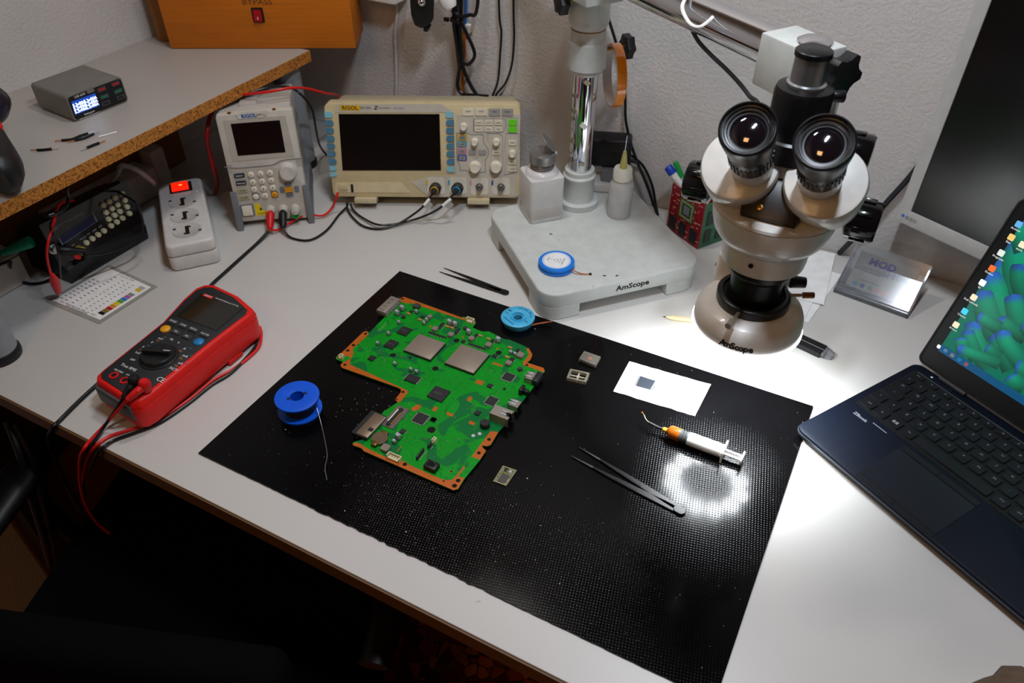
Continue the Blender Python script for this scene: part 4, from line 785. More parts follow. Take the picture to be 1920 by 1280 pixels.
# roll of amber tape hanging on the collar screw
tp = thing('tape_roll', 'roll of glossy amber tape hanging beside the white pole collar', 'tape', (-.390, 1.052, .262), 36.5)
Y90 = Matrix.Rotation(R(90), 4, 'Y')
MB(Y90).ring(circle(0, 0, .0445, 56), circle(0, 0, .0428, 56), -.0065, .0065).obj('amber_tape', mat('amber_film', '#f08c12', .12, coat=.6), tp)
MB(Y90).ring(circle(0, 0, .0427, 56), circle(0, 0, .0412, 56), -.0068, .0068).obj('card_core', mat('core_pink', '#cfc3c0', .7), tp)

# ================================================================== stereo microscope
msc = mat('microscope_white', '#dcdad4', .30, coat=.3, bump=.03, bscale=900); msb = mat('microscope_black', '#0c0c0e', .35)
ms = thing('stereo_microscope', 'white trinocular stereo microscope with black eyepieces over the mat', 'microscope', (-.087, .732, 0))
MB().lathe([(.0430, .233), (.0440, .240), (.0448, .2605), (.0470, .2612), (.0520, .2630), (.0575, .271), (.0610, .284), (.0625, .2965)], 48).obj('zoom_body', msc, ms)
MB().lathe([(.0622, .2970), (.0628, .2976), (.0622, .3005), (.0560, .3030), (.0001, .3035)], 48).obj('zoom_ring', msc, ms)
MB().lathe([(.0280, .183), (.0275, .200), (.0285, .214), (.0335, .219), (.0350, .224), (.0350, .2326), (.0001, .2326)], 44).obj('objective_barrel', msb, ms)
MB(Matrix.Translation((-.004, -.0446, .248)) @ Matrix.Rotation(R(90), 4, 'X')).lathe([(.0026, -.002), (.0026, .0008), (.0014, .0009), (.0012, 0), (.0001, 0)], 12).obj('set_screw', mat('screw_dark', '#1a120a', .5), ms)
ed = Vector((0, -1, 1)).normalized()
for s, D in ((-1, (-.0385, -.0290, .346)), (1, (.0415, -.0290, .348))):
    c = Vector(D); q = ed.to_track_quat('Z', 'Y').to_matrix().to_4x4(); q.translation = c
    ck = MB(q).lathe([(.0330, -.056), (.0362, -.040), (.0378, -.006), (.0360, -.001), (.0338, 0), (.0001, 0)], 44).obj('prism_housing', msc, ms)
    e = c + ed*.004; q2 = q.copy(); q2.translation = c + Vector((.0125 if s < 0 else -.0050, 0, 0))
    MB(q2).lathe([(.0195, -.002), (.0195, .022), (.0175, .024), (.0175, .030)], 36).obj('eyepiece_tube', msc, ms)
    ep = MB(q2).lathe([(.0185, .022), (.0200, .024), (.0200, .046), (.0190, .050), (.0210, .058), (.0228, .070), (.0242, .082), (.0250, .090), (.0246, .0935), (.0232, .0945), (.0220, .0930), (.0216, .0915), (.0205, .0912), (.0195, .0895), (.0180, .0892), (.0172, .0870), (.0158, .0868), (.0001, .0868)], 44).obj('eyepiece', msb, ms)
    for i in range(30): MB(q2 @ Matrix.Rotation(2*math.pi*i/30, 4, 'Z')).box(.0197, -.0009, .027, .0209, .0009, .043).obj('grip_rib', msb, ep)
    MB(q2).lathe([(.0156, .0869), (.0145, .0880), (.0100, .0898), (.0050, .0907), (.0001, .0910)], 36).obj('eye_lens', mat('coated_lens', '#0a0812', .04, coat=1.0, ior=1.7, spec=.9), ep)
# dark front plate between the housings, screws, head block
q = ed.to_track_quat('Z', 'Y').to_matrix().to_4x4(); q.translation = Vector((.0015, -.0290, .347))
gx = 1 if (q @ Vector((0, 1, 0)) - q.translation).z > 0 else -1                     # which way is up on the tilted face
fp = MB(q).prism([(-.026, -.045*gx), (.026, -.045*gx), (.030, -.020*gx), (.006, .024*gx), (-.006, .024*gx), (-.030, -.020*gx)], -.034, -.012).obj('front_plate', msb, ms, .001)
for x, y in ((.0, .012), (-.010, -.034)): MB(q @ Matrix.Translation((x, y*gx, -.012))).lathe([(.0028, 0), (.0028, .0016), (.0014, .0018), (.0012, .0008), (.0001, .0008)], 14).obj('screw', BRASS, fp)
MB().prism(rrect(-.026, -.022, .026, .030, .006), .318, .362).obj('tube_saddle', msc, ms, .002)
MB().lathe([(.0290, .352), (.0290, .372), (.0265, .374), (.0265, .415), (.0250, .4195), (.0175, .4215), (.0001, .4215)], 40).obj('camera_port', msb, ms)
MB().cyl((.022, .010, .411), (.034, .015, .411), .0055, n=16).obj('port_screw', msb, ms, .001)
MB().lathe([(.0178, .4210), (.0178, .4235), (.0152, .4245), (.0152, .4470), (.0001, .4470)], 36).obj('port_tube', mat('satin_aluminium', '#aeb1b4', .3, .9), ms)
MB().lathe([(.0152, .4471), (.0165, .4475), (.0165, .4520), (.0150, .4532), (.0001, .4534)], 36).obj('dust_cap', msb, ms)

# ring light clamped to the objective
ring = mat('ring_white', '#f2f0ec', .35, coat=.2); led = mat('led_ring', '#ffffff', .5, emit='#eaf4ff', estr=9.0)
rg = thing('ring_light', 'white glowing ring light clamped round the microscope objective', 'lamp', (-.087, .732, 0))
MB().lathe([(.0596, .1445), (.0600, .1465), (.0598, .1560), (.0588, .1625), (.0562, .1690), (.0520, .1722), (.0440, .1745), (.0400, .1760), (.0330, .1740), (.0330, .1450)], 64).obj('housing', ring, rg)
MB().ring(circle(0, 0, .0594, 64), circle(0, 0, .0335, 64), .1432, .1446).obj('led_diffuser', led, rg)
for i in range(12):                                      # the lensed diodes
    A = 2*math.pi*i/12; ll = bpy.data.lights.new('ring_diode', 'AREA'); ll.shape = 'DISK'; ll.size = .021; ll.energy = .125; ll.color = (.92, .97, 1.0); ll.spread = R(118)
    lo = bpy.data.objects.new('ring_diode', ll); COL.objects.link(lo); lo.parent = rg; lo.location = (.0465*math.cos(A), .0465*math.sin(A), .1428)
MB().ring(circle(0, 0, .0612, 64), circle(0, 0, .0595, 64), .1436, .1462).obj('glow_rim', mat('glow_rim', '#ffffff', .5, emit='#f4f8ff', estr=6.0), rg)
MB().lathe([(.0385, .176), (.0395, .178), (.0395, .1865), (.0375, .188), (.0340, .188), (.0330, .185), (.0285, .184), (.0285, .176)], 48, cap=False).obj('clamp_collar', msb, rg)
for a in (262, 28, 142):
    d = Vector((math.cos(R(a)), math.sin(R(a)), 0)); p = d*.029 + Vector((0, 0, .1825))
    sc_ = MB().cyl(p, p + d*.026, .0021, n=10).obj('thumb_screw', mat('nickel', '#b5aa98', .3, .45), rg); MB().cyl(p + d*.026, p + d*.038, .0036, n=14).obj('screw_head', mat('nickel', '#b5aa98') if a != 28 else mat('copper_screw', '#8a5f45', .4, .6), sc_)
MB().prism(rrect(-.052, .024, .030, .070, .008), .150, .206).obj('driver_box', ring, rg, .003)
MB().cyl((.030, .052, .178), (.046, .058, .178), .0078, .0062, 18).obj('dimmer_knob', BLACK, rg, .0008)
for i, (ch, a) in enumerate(zip('AmScope', (-11.5, -6.3, -.8, 3.6, 8.2, 13.0, 17.8))):        # lettering wraps the housing
    A = R(270 + a); d = Vector((math.cos(A), math.sin(A), 0)); x = Vector((-d.y, d.x, 0))
    T = Matrix(((x.x, 0, d.x, d.x*.0601), (x.y, 0, d.y, d.y*.0601), (0, 1, 0, .1535), (0, 0, 0, 1)))
    T = Matrix.Translation((0, 0, 0)) @ T @ Matrix.Rotation(R(-3), 4, 'X')
    text(ch, .0115, INKB, rg, T, ext=.0004, bold=.0002)
RCAB = [(-0.1, 0.765, 0.19), (-0.13, 0.8, 0.25), (-0.128, 0.815, 0.3), (-0.1364, 0.815, 0.3551), (-0.1528, 0.83, 0.3608), (-0.1667, 0.84, 0.3675), (-0.1866, 0.85, 0.3768), (-0.207, 0.86, 0.3846), (-0.2282, 0.875, 0.3922), (-0.2425, 0.888, 0.4013), (-0.2511, 0.9, 0.4071)]
tag(MB().tube(RCAB, .0024, 8).obj('lamp_cable', mat('grey_cable', '#3d3e46', .45)), 'dark grey cable hanging from the chrome boom arm behind the eyepieces', 'cable')
TIE = [(-0.2118, 0.8707, 0.428), (-0.212, 0.8429, 0.427), (-0.2164, 0.8248, 0.425), (-0.2273, 0.8284, 0.425), (-0.243, 0.8518, 0.427), (-0.2511, 0.8711, 0.43), (-0.25, 0.8872, 0.436), (-0.2532, 0.9371, 0.425), (-0.2425, 0.9449, 0.415), (-0.2118, 0.8707, 0.428)]
tag(MB().tube(TIE, .0022, 8, flat=.6).obj('cable_tie', WHITE), 'white plastic tie looped round the chrome boom arm', 'cable tie')

# ================================================================== things standing on the stand base
BT = .045
bo = thing('pump_bottle', 'square translucent solvent bottle with open steel pump lid on the white base', 'bottle', (-.470, .984, BT), 47)
poly = mat('milky_plastic', '#ecebe8', .28, trans=.25, sss=.2)
MB().prism(rrect(-.028, -.028, .028, .028, .006, 4), .0, .074).obj('bottle_body', poly, bo, .002)
MB().lathe([(.0280, .0710), (.0255, .077), (.022, .081), (.0150, .083), (.0150, .089), (.0001, .089)], 36).obj('bottle_shoulder', poly, bo)
MB().box(-.0283, -.0283, .002, .0283, .0283, .030).obj('solvent_level', mat('solvent_tint', '#cbc6bf', .25, trans=.15), bo, .006)
MB().lathe([(.0172, .0835), (.0185, .0845), (.0172, .087), (.0185, .089), (.0172, .091), (.0205, .093), (.0207, .1065), (.0190, .1095), (.0130, .1085), (.004, .107), (.0020, .1062), (.0001, .1062)], 40).obj('pump_head', mat('brushed_steel', '#8f8d8a', .34, .6), bo, ang=22)
T = Matrix.Translation((.0185, -.0064, .109)) @ Matrix.Rotation(R(-19), 4, 'Z') @ Matrix.Rotation(R(50), 4, 'Y')
MB(T @ Matrix.Translation((-.0185, 0, 0))).lathe([(.0001, 0), (.0170, 0), (.0178, .0012), (.0170, .0022), (.0001, .0026)], 36).obj('hinged_lid', mat('brushed_steel', '#8f8d8a'), bo)
MB().box(.0160, -.010, .104, .0205, -.002, .1115).obj('lid_hinge', STEEL, bo, .0006)

sq = thing('needle_bottle', 'round clear squeeze bottle with needle tip on the white base', 'bottle', (-.358, 1.040, BT))
pl2 = mat('clear_squeeze_plastic', '#e6e6e4', .22, trans=.45)
MB().lathe([(.0001, .0), (.0185, 0), (.0192, .003), (.0192, .052), (.0175, .058), (.0125, .062), (.0120, .064), (.0001, .064)], 36).obj('bottle_body', pl2, sq)
MB().lathe([(.0178, .004), (.0184, .005), (.0184, .022), (.0001, .022)], 32).obj('liquid', mat('liquid_clear', '#cfcfd2', .1, trans=.5), sq)
MB().lathe([(.0122, .063), (.0142, .064), (.0142, .081), (.0132, .083), (.0001, .083)], 32).obj('screw_cap', mat('cap_milky', '#e4e2d4', .35), sq)
for i in range(24): MB(Matrix.Rotation(2*math.pi*i/24, 4, 'Z')).box(.0139, -.0005, .066, .0147, .0005, .080).obj('cap_rib', mat('cap_milky', '#e4e2d4'), sq)
MB().lathe([(.0058, .083), (.0055, .090), (.0032, .106), (.0026, .110), (.0001, .110)], 20).obj('luer_hub', mat('hub_yellow', '#d6cf7c', .35, trans=.2), sq)
MB().cyl((0, 0, .108), (.001, 0, .136), .0005, n=6).obj('needle', STEEL, sq)

RB = (-0.3833, 0.86, 0.045)
rb = thing('wick_reel', 'small blue reel of solder wick with white label on the stand base', 'braid reel', (RB[0], RB[1], BT), 15)
bw = mat('wick_blue', '#0d7be0', .35)
MB().lathe([(.0001, 0), (.0255, 0), (.0265, .0015), (.0265, .0035), (.0250, .0042), (.0250, .0068), (.0265, .0075), (.0265, .0100), (.0255, .0112), (.0001, .0112)], 48).obj('reel_shell', bw, rb)
MB().prism(circle(0, 0, .0208, 40), .0112, .0115).obj('label', mat('label_white', '#e9eaec', .5), rb)
MB().ring(circle(0, 0, .0195, 40), circle(0, 0, .0190, 40), .0115, .01155).obj('label_ring', bw, rb)
for i, (s, x, y, sz) in enumerate((('SUPER WICK', 0, -.010, .0030), ('NO CLEAN', .0, -.0055, .0022), ('CP-2015', 0, -.0015, .0026), ('2.0mm', .0, .003, .0022), ('Goot', .0, .0125, .0040), ('1.5 m', .0, .0075, .0022))):
    text(s, sz, INKB, rb, Matrix.Rotation(R(85), 4, 'Z') @ Matrix.Translation((x, y, .0116)), ext=.00003)
MB().tube([(.024, -.010, .006), (.032, -.012, .004), (.042, -.011, .0012), (.052, -.008, .0012)], .0013, 6, flat=.35).obj('braid_tail', mat('braid_copper', '#a85a34'), rb)
MB().box(.050, -.0105, .0006, .0535, -.0065, .002).obj('burnt_end', BLACK, rb)
for u, (x, y) in enumerate(((-.4285, .9355), (-.312, .872), (-.296, .8805))):
    o = MB(Matrix.Rotation(R(30*u), 4, 'Z')).box(-.0022, -.0008, 0, .0022, .0008, .0008).obj('wire_scrap', BLACK); o.location = (x, y, BT)
    tag(o, ('tiny dark wire scrap on the stand base beside the pole', 'tiny dark wire scrap below the small blue reel', 'short black wire scrap near the front edge of the stand base')[u], 'scrap')

# power plugs behind the pole
ADP = (-0.418, 1.128, 0.1037)
ad_ = thing('power_adapter', 'black power adapter plugged in behind the chrome pole', 'adapter', (-.405, 1.128, 0), 20)
MB().box(-.048, -.016, .082, .026, .020, .132).obj('adapter_body', BLACK, ad_, .006, 3)
for i in range(12): MB().box(-.040+i*.0042, -.0168, .104, -.038+i*.0042, -.0155, .109).obj('vent', DARK, ad_)
MB().cyl((.024, 0, .092), (.038, -.002, .088), .004, .0025, 12).obj('strain_relief', BLACK, ad_)
MB().prism([(-.020, -.022), (.008, -.026), (.016, -.016), (.014, .012), (-.020, .012)], .060, .082).obj('grey_plug', mat('plug_grey', '#7c8087', .45), ad_, .002)
MB().prism(rrect(-.034, -.034, .034, .016, .008), .0455, .060).obj('socket_block', mat('socket_white', '#d9d6d0', .4), ad_, .003)
ACB = [(-0.385, 1.1476, 0.095), (-0.3651, 1.1589, 0.075), (-0.3451, 1.1585, 0.045), (-0.3326, 1.1529, 0.015), (-0.3211, 1.1359, 0.004)]
tag(MB().tube(ACB, .0022, 8).obj('adapter_cable', BLKWIRE), 'black cable from the power adapter down behind the stand base', 'cable')
WCB = [(-0.4538, 1.14, 0.4222), (-0.4465, 1.14, 0.336), (-0.4431, 1.145, 0.3119), (-0.4318, 1.15, 0.2803), (-0.4163, 1.152, 0.2409), (-0.4059, 1.152, 0.1909), (-0.3989, 1.15, 0.1478), (-0.38, 1.148, 0.1008), (-0.3503, 1.145, 0.0502), (-0.331, 1.14, 0.0169), (-0.3196, 1.1346, 0.003)]
tag(MB().tube(WCB, .0024, 8).obj('long_cable', BLKWIRE), 'long thin black cable hanging down the wall right of the white pole', 'cable')

# ================================================================== red multimeter
MM_FACE = [(-0.0277, -0.0857), (-0.0481, 0.0857), (-0.0415, 0.098), (0.0211, 0.1018), (0.0288, 0.0908), (0.0415, 0.023), (0.0489, -0.1078), (-0.0199, -0.111)]
MM_LCD = [(-0.0398, 0.0362), (-0.0468, 0.0881), (0.0268, 0.093), (0.03, 0.0383)]
MM_BTN = [(-0.033, 0.0244), (-0.015, 0.0247), (0.0031, 0.025), (0.0239, 0.0243), (-0.0132, 0.0107), (0.0062, 0.0103)]
MM_ORG = (-0.0313, 0.0089)
MM_BLU = (0.0268, 0.0101)
MM_DIAL = (0.0037, -0.0354)
MM_JACK = [(-0.0181, -0.0855), (0.0006, -0.0856), (0.0157, -0.0842), (0.0352, -0.0844)]
MM_TXT = [(-0.0147, -0.0664), (0.0377, -0.0639), (0.037, -0.0425), (0.0201, -0.0078), (0.0314, -0.0178), (0.0367, -0.0306), (-0.0264, -0.0185), (-0.0223, -0.0079), (-0.0279, -0.0303), (-0.0264, -0.0413), (-0.0217, -0.054), (-0.0086, -0.0021), (0.0043, -0.0028), (-0.0204, -0.0768), (-0.0047, -0.0762)]
MM_LOGO = [(-0.0338, 0.0881), (-0.0013, 0.0882)]
mr_ = mat('holster_red', '#e01812', .45, bump=.03, bscale=600); mk = mat('meter_face', '#26282b', .5)
me_ = thing('multimeter', 'red and black digital multimeter lying near the left desk edge', 'multimeter', (-.741, .474, .002), 0)
hol = [(-.040, -.098), (-.032, -.104), (.036, -.111), (.045, -.105), (.048, -.092), (.046, .020), (.047, .070), (.048, .088), (.042, .099), (.0, .112), (-.050, .116), (-.063, .110), (-.068, .098), (-.064, .070), (-.050, .02), (-.042, -.088)]
top = [(p[0]*.94-.001, p[1]*.97+.001) for p in hol]
MB().prism(hol, .004, .038, top=None).obj('holster', mr_, me_, .005, 3)
MB().prism(hol, .037, .047, top=top).obj('holster_rim', mr_, me_, .002)
MB().prism([(p[0]*.85-.002, p[1]*.925+.0005) for p in hol], .030, .0482).obj('face_plate', mk, me_, .001)
MB().prism([(-.034, -.1060), (.034, -.1125), (.036, -.099), (-.035, -.094)], .016, .040).obj('end_grip', mat('meter_end_grey', '#4b5054', .5), me_, .002)
MB().prism(MM_LCD, .0482, .0490).obj('display', mat('lcd_glass', '#15160f', .12, coat=.5), me_)
for p in MM_BTN: MB().prism(rrect(p[0]-.0075, p[1]-.0042, p[0]+.0075, p[1]+.0042, .0012, 2), .0482, .0505, .0006).obj('button', mat('meter_key', '#3a3c40', .5), me_)
for p, t in zip(MM_BTN, ('RANGE', 'STORE', 'RECALL', 'MAX MIN', 'REL', 'REL')): text(t, .0034, INKW, me_, TR(p[0], p[1], .0506), ext=.00003)
for p, c in ((MM_ORG, '#e8a01c'), (MM_BLU, '#1f7fc0')): MB(TR(*p, .0482)).lathe([(.0068, 0), (.0066, .0016), (.0050, .0030), (.0001, .0034)], 20).obj('round_button', mat('key_'+c[1:], c, .4), me_)
dx, dy = MM_DIAL
MB(TR(dx, dy, .0482)).lathe([(.0240, 0), (.0238, .0010), (.0215, .0018), (.0200, .0060), (.0190, .0068), (.0001, .0068)], 40).obj('selector_dial', mat('dial_black', '#17181a', .4), me_)
MB(TR(dx, dy, .0550, 22)).prism(rrect(-.0195, -.0042, .0195, .0042, .004), 0, .0060, .0010).obj('dial_grip', mat('dial_black', '#17181a'), me_)
MB(TR(dx, dy, .0610, 22)).box(.010, -.0005, -.0002, .019, .0005, .0002).obj('pointer', INKW, me_)
for i, p in enumerate(MM_JACK):
    MB(TR(*p, .0482)).lathe([(.0058, 0), (.0058, .0012), (.0034, .0014), (.0030, .0004), (.0001, .0004)], 20).obj('input_jack', RED if i != 2 else BLACK, me_); MB(TR(*p, .0482)).lathe([(.0030, .0006), (.0030, .0016), (.0001, .0016)], 14).obj('jack_hole', mat('hole_black', '#020202', .9), me_)
for p, t, sz, c in zip(MM_TXT, ('True RMS', 'CE', 'NCV', 'A', 'mA', 'uA', 'V', 'mV', 'V~', 'LoZ', 'OFF', 'Hz', '%', '10A MAX', 'mA'), (.0064, .010, .0062, .0060, .0060, .0060, .0052, .0052, .0052, .0045, .0045, .0050, .0045, .0038, .0038), (0,)*15):
    text(t, sz, INKW, me_, TR(p[0], p[1], .0483), ext=.00003)
og = mat('orange_ink', '#d87f1c', .6); bi = mat('cyan_ink', '#2f86b0', .6)
for k in (3, 4, 5): text('REL', .0036, og, me_, TR(MM_TXT[k][0]-.001, MM_TXT[k][1]-.0058, .0483), ext=.00003); text('Hz', .0036, bi, me_, TR(MM_TXT[k][0]+.006, MM_TXT[k][1]+.004, .0483), ext=.00003)
for k in (7, 8): text('Hz', .0036, bi, me_, TR(MM_TXT[k][0]+.003, MM_TXT[k][1]+.005, .0483), ext=.00003); text('AC', .0034, og, me_, TR(MM_TXT[k][0], MM_TXT[k][1]-.0048, .0483), ext=.00003)
lp = MM_LOGO[0]; MB().box(lp[0]-.0085, lp[1]-.0024, .0490, lp[0]+.0085, lp[1]+.0024, .0491).obj('logo_patch', RED, me_); text('UNI-T', .0048, INKW, me_, TR(lp[0], lp[1], .0492), ext=.00003)
text('Industrial Multimeter UT171B', .0034, INKW, me_, TR(MM_LOGO[1][0], MM_LOGO[1][1]+.002, .0492), ext=.00003)
MB().prism([(-.020, .030), (.047, .030), (.047, .055), (-.020, .055)], 0, .006).obj('tilt_stand', mr_, me_, .001)
# test leads of the meter
MLR = [(-0.7017, 0.3883, 0.06), (-0.6994, 0.3758, 0.062), (-0.7052, 0.3645, 0.056), (-0.7235, 0.3563, 0.035), (-0.7428, 0.3461, 0.012), (-0.7466, 0.3257, 0.004), (-0.7427, 0.3113, 0.003), (-0.7574, 0.3073, -0.02), (-0.7967, 0.3094, -0.09), (-0.8198, 0.3111, -0.15), (-0.8263, 0.3148, -0.2), (-0.8224, 0.3211, -0.23)]
MLB = [(-0.7181, 0.387, 0.06), (-0.7152, 0.3773, 0.058), (-0.7184, 0.3674, 0.05), (-0.7309, 0.3559, 0.03), (-0.743, 0.3431, 0.01), (-0.7401, 0.3233, 0.004), (-0.7483, 0.3119, -0.01), (-0.7833, 0.3129, -0.06), (-0.8214, 0.3166, -0.14)]
MLR2 = [(-0.6742, 0.5257, 0.01), (-0.69, 0.5576, 0.006), (-0.7049, 0.5772, 0.005), (-0.716, 0.5885, 0.012), (-0.7205, 0.5884, 0.02)]
MLR3 = [(-0.7062, 0.5775, 0.012), (-0.6974, 0.5692, 0.006), (-0.6846, 0.5454, 0.003), (-0.6847, 0.5024, 0.003), (-0.6932, 0.472, 0.003), (-0.6934, 0.4348, 0.003), (-0.7004, 0.3885, 0.003), (-0.7181, 0.3587, 0.003), (-0.7318, 0.3385, 0.003), (-0.7353, 0.3211, 0.001), (-0.7595, 0.3141, -0.03), (-0.8018, 0.3109, -0.1)]
MLB3 = [(-0.7122, 0.5798, 0.008), (-0.7012, 0.566, 0.003), (-0.6889, 0.5418, 0.003), (-0.6825, 0.494, 0.003), (-0.6883, 0.4632, 0.003), (-0.6896, 0.4238, 0.003), (-0.6959, 0.3827, 0.003), (-0.7103, 0.3559, 0.003), (-0.7221, 0.3358, 0.003), (-0.7255, 0.3168, 0.001), (-0.7636, 0.3138, -0.05)]
for nm, m, w_, pts, lab in (('meter_lead', RED, REDWIRE, MLR, 'red test lead plugged into the multimeter front jack'), ('meter_lead', BLACK, BLKWIRE, MLB, 'black test lead plugged into the multimeter front jack')):
    o = Vector(pts[0]); th = thing(nm, lab, 'cable', o, 0, 'multimeter test leads')
    MB().lathe([(.0055, -.0085), (.0062, -.004), (.0075, .0), (.0070, .005), (.0045, .008), (.0001, .0085)], 20).obj('plug_head', m, th)
    a = Vector(pts[2]) - o; MB().lat((0,0,0), a, [(.0052, 0), (.0050, a.length*.5), (.0036, a.length), (.0020, a.length*1.1)], 14).obj('plug_sleeve', m, th)
    MB().tube([Vector(p)-o for p in pts[1:]], .0020, 8).obj('cord', w_, th)
tag(MB().tube(MLR3, .0021, 8).obj('coiled_lead', REDWIRE), 'red lead looping along the right side of the multimeter and off the desk', 'cable')
tag(MB().tube(MLB3, .0021, 8).obj('coiled_lead', BLKWIRE), 'black lead looping along the right side of the multimeter and off the desk', 'cable')

# ================================================================== white power strip
sp_ = thing('power_strip', 'white three-socket power strip with lit red switch', 'power strip', (-.9300, .6290, .0), 50.3)
ws = mat('strip_white', '#d4d2cf', .35)
MB().prism(rrect(-.002, -.004, .072, .210, .010), .001, .024).obj('lower_shell', ws, sp_, .003)
MB().prism(rrect(-.002, -.004, .072, .210, .010), .0245, .045, .0012).obj('upper_shell', ws, sp_, .004, 3)
for y in (.036, .083, .130):
    c = MB(TR(.035, y, .0452)).lathe([(.0215, -.0006), (.0220, .0008), (.0205, .0010), (.0192, .0003), (.0001, .0003)], 40).obj('socket', mat('socket_shade', '#c3c1bd', .4), sp_)
    MB(TR(.035, y, .0456, 90)).box(-.0125, -.0028, 0, .0125, .0028, .0006).obj('contact_slot', mat('slot_brown', '#2a1a0a', .5), c)
    for s in (-1, 1): MB(TR(.035+.0035*s, y+.0095*s, .0460)).lathe([(.0026, 0), (.0001, .0001)], 12).obj('pin_hole', BRASS, c)
    for s in (-1, 1): MB(TR(.035+s*.0185, y-s*.008, .0454)).box(-.0022, -.0022, 0, .0022, .0022, .0012).obj('earth_clip', STEEL, c)
MB().prism(rrect(.018, .164, .054, .197, .002), .045, .0462).obj('switch_frame', BLACK, sp_)
MB().prism(rrect(.021, .167, .049, .194, .002), .0462, .0505, .001).obj('rocker_switch', mat('lit_red', '#d01008', .25, emit='#ff2408', estr=.9), sp_, .001)
MB(TR(.0365, .180, .0505)).lathe([(.0030, 0), (.0001, .0010)], 14).obj('switch_glow', mat('neon_glow', '#ff7040', .3, emit='#ff6a30', estr=3.0), sp_)
for x, y in ((.060, .158), (.012, .062)): MB(TR(x, y, .0451)).lathe([(.0034, 0), (.0026, .0010), (.0001, .0004)], 14).obj('screw_cover', ws, sp_)
SPC = [(-1.066, 0.787, 0.024), (-1.1048, 0.7709, 0.03), (-1.0807, 0.7473, 0.06), (-1.0726, 0.7258, 0.09), (-1.086, 0.7177, 0.1), (-1.0967, 0.7121, 0.1), (-1.1185, 0.7164, 0.08), (-1.15, 0.72, 0.055)]
tag(MB().tube(SPC, .0042, 10).obj('strip_cable', mat('white_cable', '#c9c5bf', .4)), 'white mains cable arching from the power strip towards the wall', 'cable')

# white boxes against the left wall, under the shelf
tr_ = thing('cable_duct', 'white cable duct box on the desk behind the power strip', 'trunking', (-1.150, .70, 0), 0)
MB().box(-.033, -.10, .001, .020, .095, .052).obj('duct_body', mat('trunk_white', '#cfc8be', .5), tr_, .003); MB().box(-.020, .100, .001, .012, .130, .075).obj('plug_block', mat('trunk_white', '#cfc8be'), tr_, .004)
tl = thing('low_duct', 'low white duct running along the left wall under the shelf', 'trunking', (-1.16, .43, 0), 0)
MB().box(-.06, -.42, .001, .055, .080, .045).obj('duct_body', mat('trunk_white', '#cfc8be'), tl, .002); MB().box(-.058, -.42, .045, .050, .083, .048).obj('duct_lid', mat('trunk_white', '#cfc8be'), tl, .001)
bd = thing('brown_carton', 'long brown cardboard carton against the left wall under the shelf', 'box', (-1.211, .75, 0), 0)
cb = mat('cardboard', '#8a5a2c', .8, var=.08)
MB().box(-.024, -.22, .001, .024, .158, .180).obj('carton_body', cb, bd, .002); MB().box(.0240, -.218, .085, .0245, .156, .105).obj('packing_tape', mat('packing_tape', '#a9855a', .3), bd)

# ================================================================== black function generator kit
FG_LCD = [(0.0152, 0.0389), (0.0771, 0.0445), (0.0769, 0.0313), (0.0152, 0.0257)]
FG_B = [(0.0971, 0.0489), (0.1086, 0.0496), (0.1197, 0.0506), (0.1338, 0.0517), (0.0962, 0.0369), (0.1076, 0.038), (0.1189, 0.0389), (0.1328, 0.0398), (0.0954, 0.0257), (0.1069, 0.0267), (0.1179, 0.0277), (0.132, 0.0287), (0.0945, 0.0146), (0.1058, 0.0155), (0.1173, 0.0164), (0.131, 0.0175), (0.0471, 0.0104), (0.0583, 0.0113), (0.0694, 0.0122), (0.0805, 0.0131)]
FG_KNOB = (0.032, 0.0057)
FG_BNC = (-0.0008, 0.026)
FG_TXT = [(0.0143, 0.0501), (0.0409, 0.0522), (0.0463, 0.0182), (0.0572, 0.0194), (0.0683, 0.0202), (0.0793, 0.0213), (0.0268, 0.0162)]
fg = thing('function_generator', 'small black function generator with white buttons beside the power strip', 'signal generator', (-1.0465, .532, 0), 88.5)
gk = mat('gloss_acrylic_black', '#08080a', .2, coat=.3)
SIDE = Matrix(((0,0,1,0),(1,0,0,0),(0,1,0,0),(0,0,0,1)))             # (depth, up, along)
MB(SIDE).prism([(-.006, .0008), (-.010, .028), (.002, .034), (.010, .096), (.020, .100), (.085, .072), (.090, .0008)], 0, .146).obj('enclosure', mat('enclosure_black', '#0c0c0e', .4), fg, .001)
GT = Matrix.Translation((0, 0, .036)) @ Matrix.Rotation(R(-8), 4, 'X') @ FRONT
pn = MB(GT).prism(rrect(-.003, -.004, .150, .066, .002), .0004, .0022).obj('front_panel', gk, fg)
cx = sum(p[0] for p in FG_LCD)/4; cy = sum(p[1] for p in FG_LCD)/4
MB(GT).prism([(cx+(p[0]-cx)*1.05, cy+(p[1]-cy)*1.10) for p in FG_LCD], .0022, .0025).obj('display_frame', mat('frame_grey', '#8d9096', .5), fg); MB(GT).prism(FG_LCD, .0025, .0028).obj('display', mat('lcd_blue', '#0a1440', .2), fg)
for x, y in FG_B: MB(GT @ TR(x, y)).lathe([(.0042, .002), (.0042, .0055), (.0036, .0068), (.0001, .0072)], 18).obj('button', mat('cream_button', '#c9c19c', .5), fg)
MB(GT @ TR(*FG_KNOB)).lathe([(.0070, .002), (.0066, .013), (.0055, .014), (.0001, .014)], 18).obj('amplitude_knob', mat('knob_yellow', '#a8963a', .5), fg)
bn = MB(GT @ TR(*FG_BNC)).lathe([(.0075, .002), (.0075, .004), (.0058, .0042), (.0058, .012), (.0001, .012)], 20).obj('coaxial_socket', STEEL, fg)
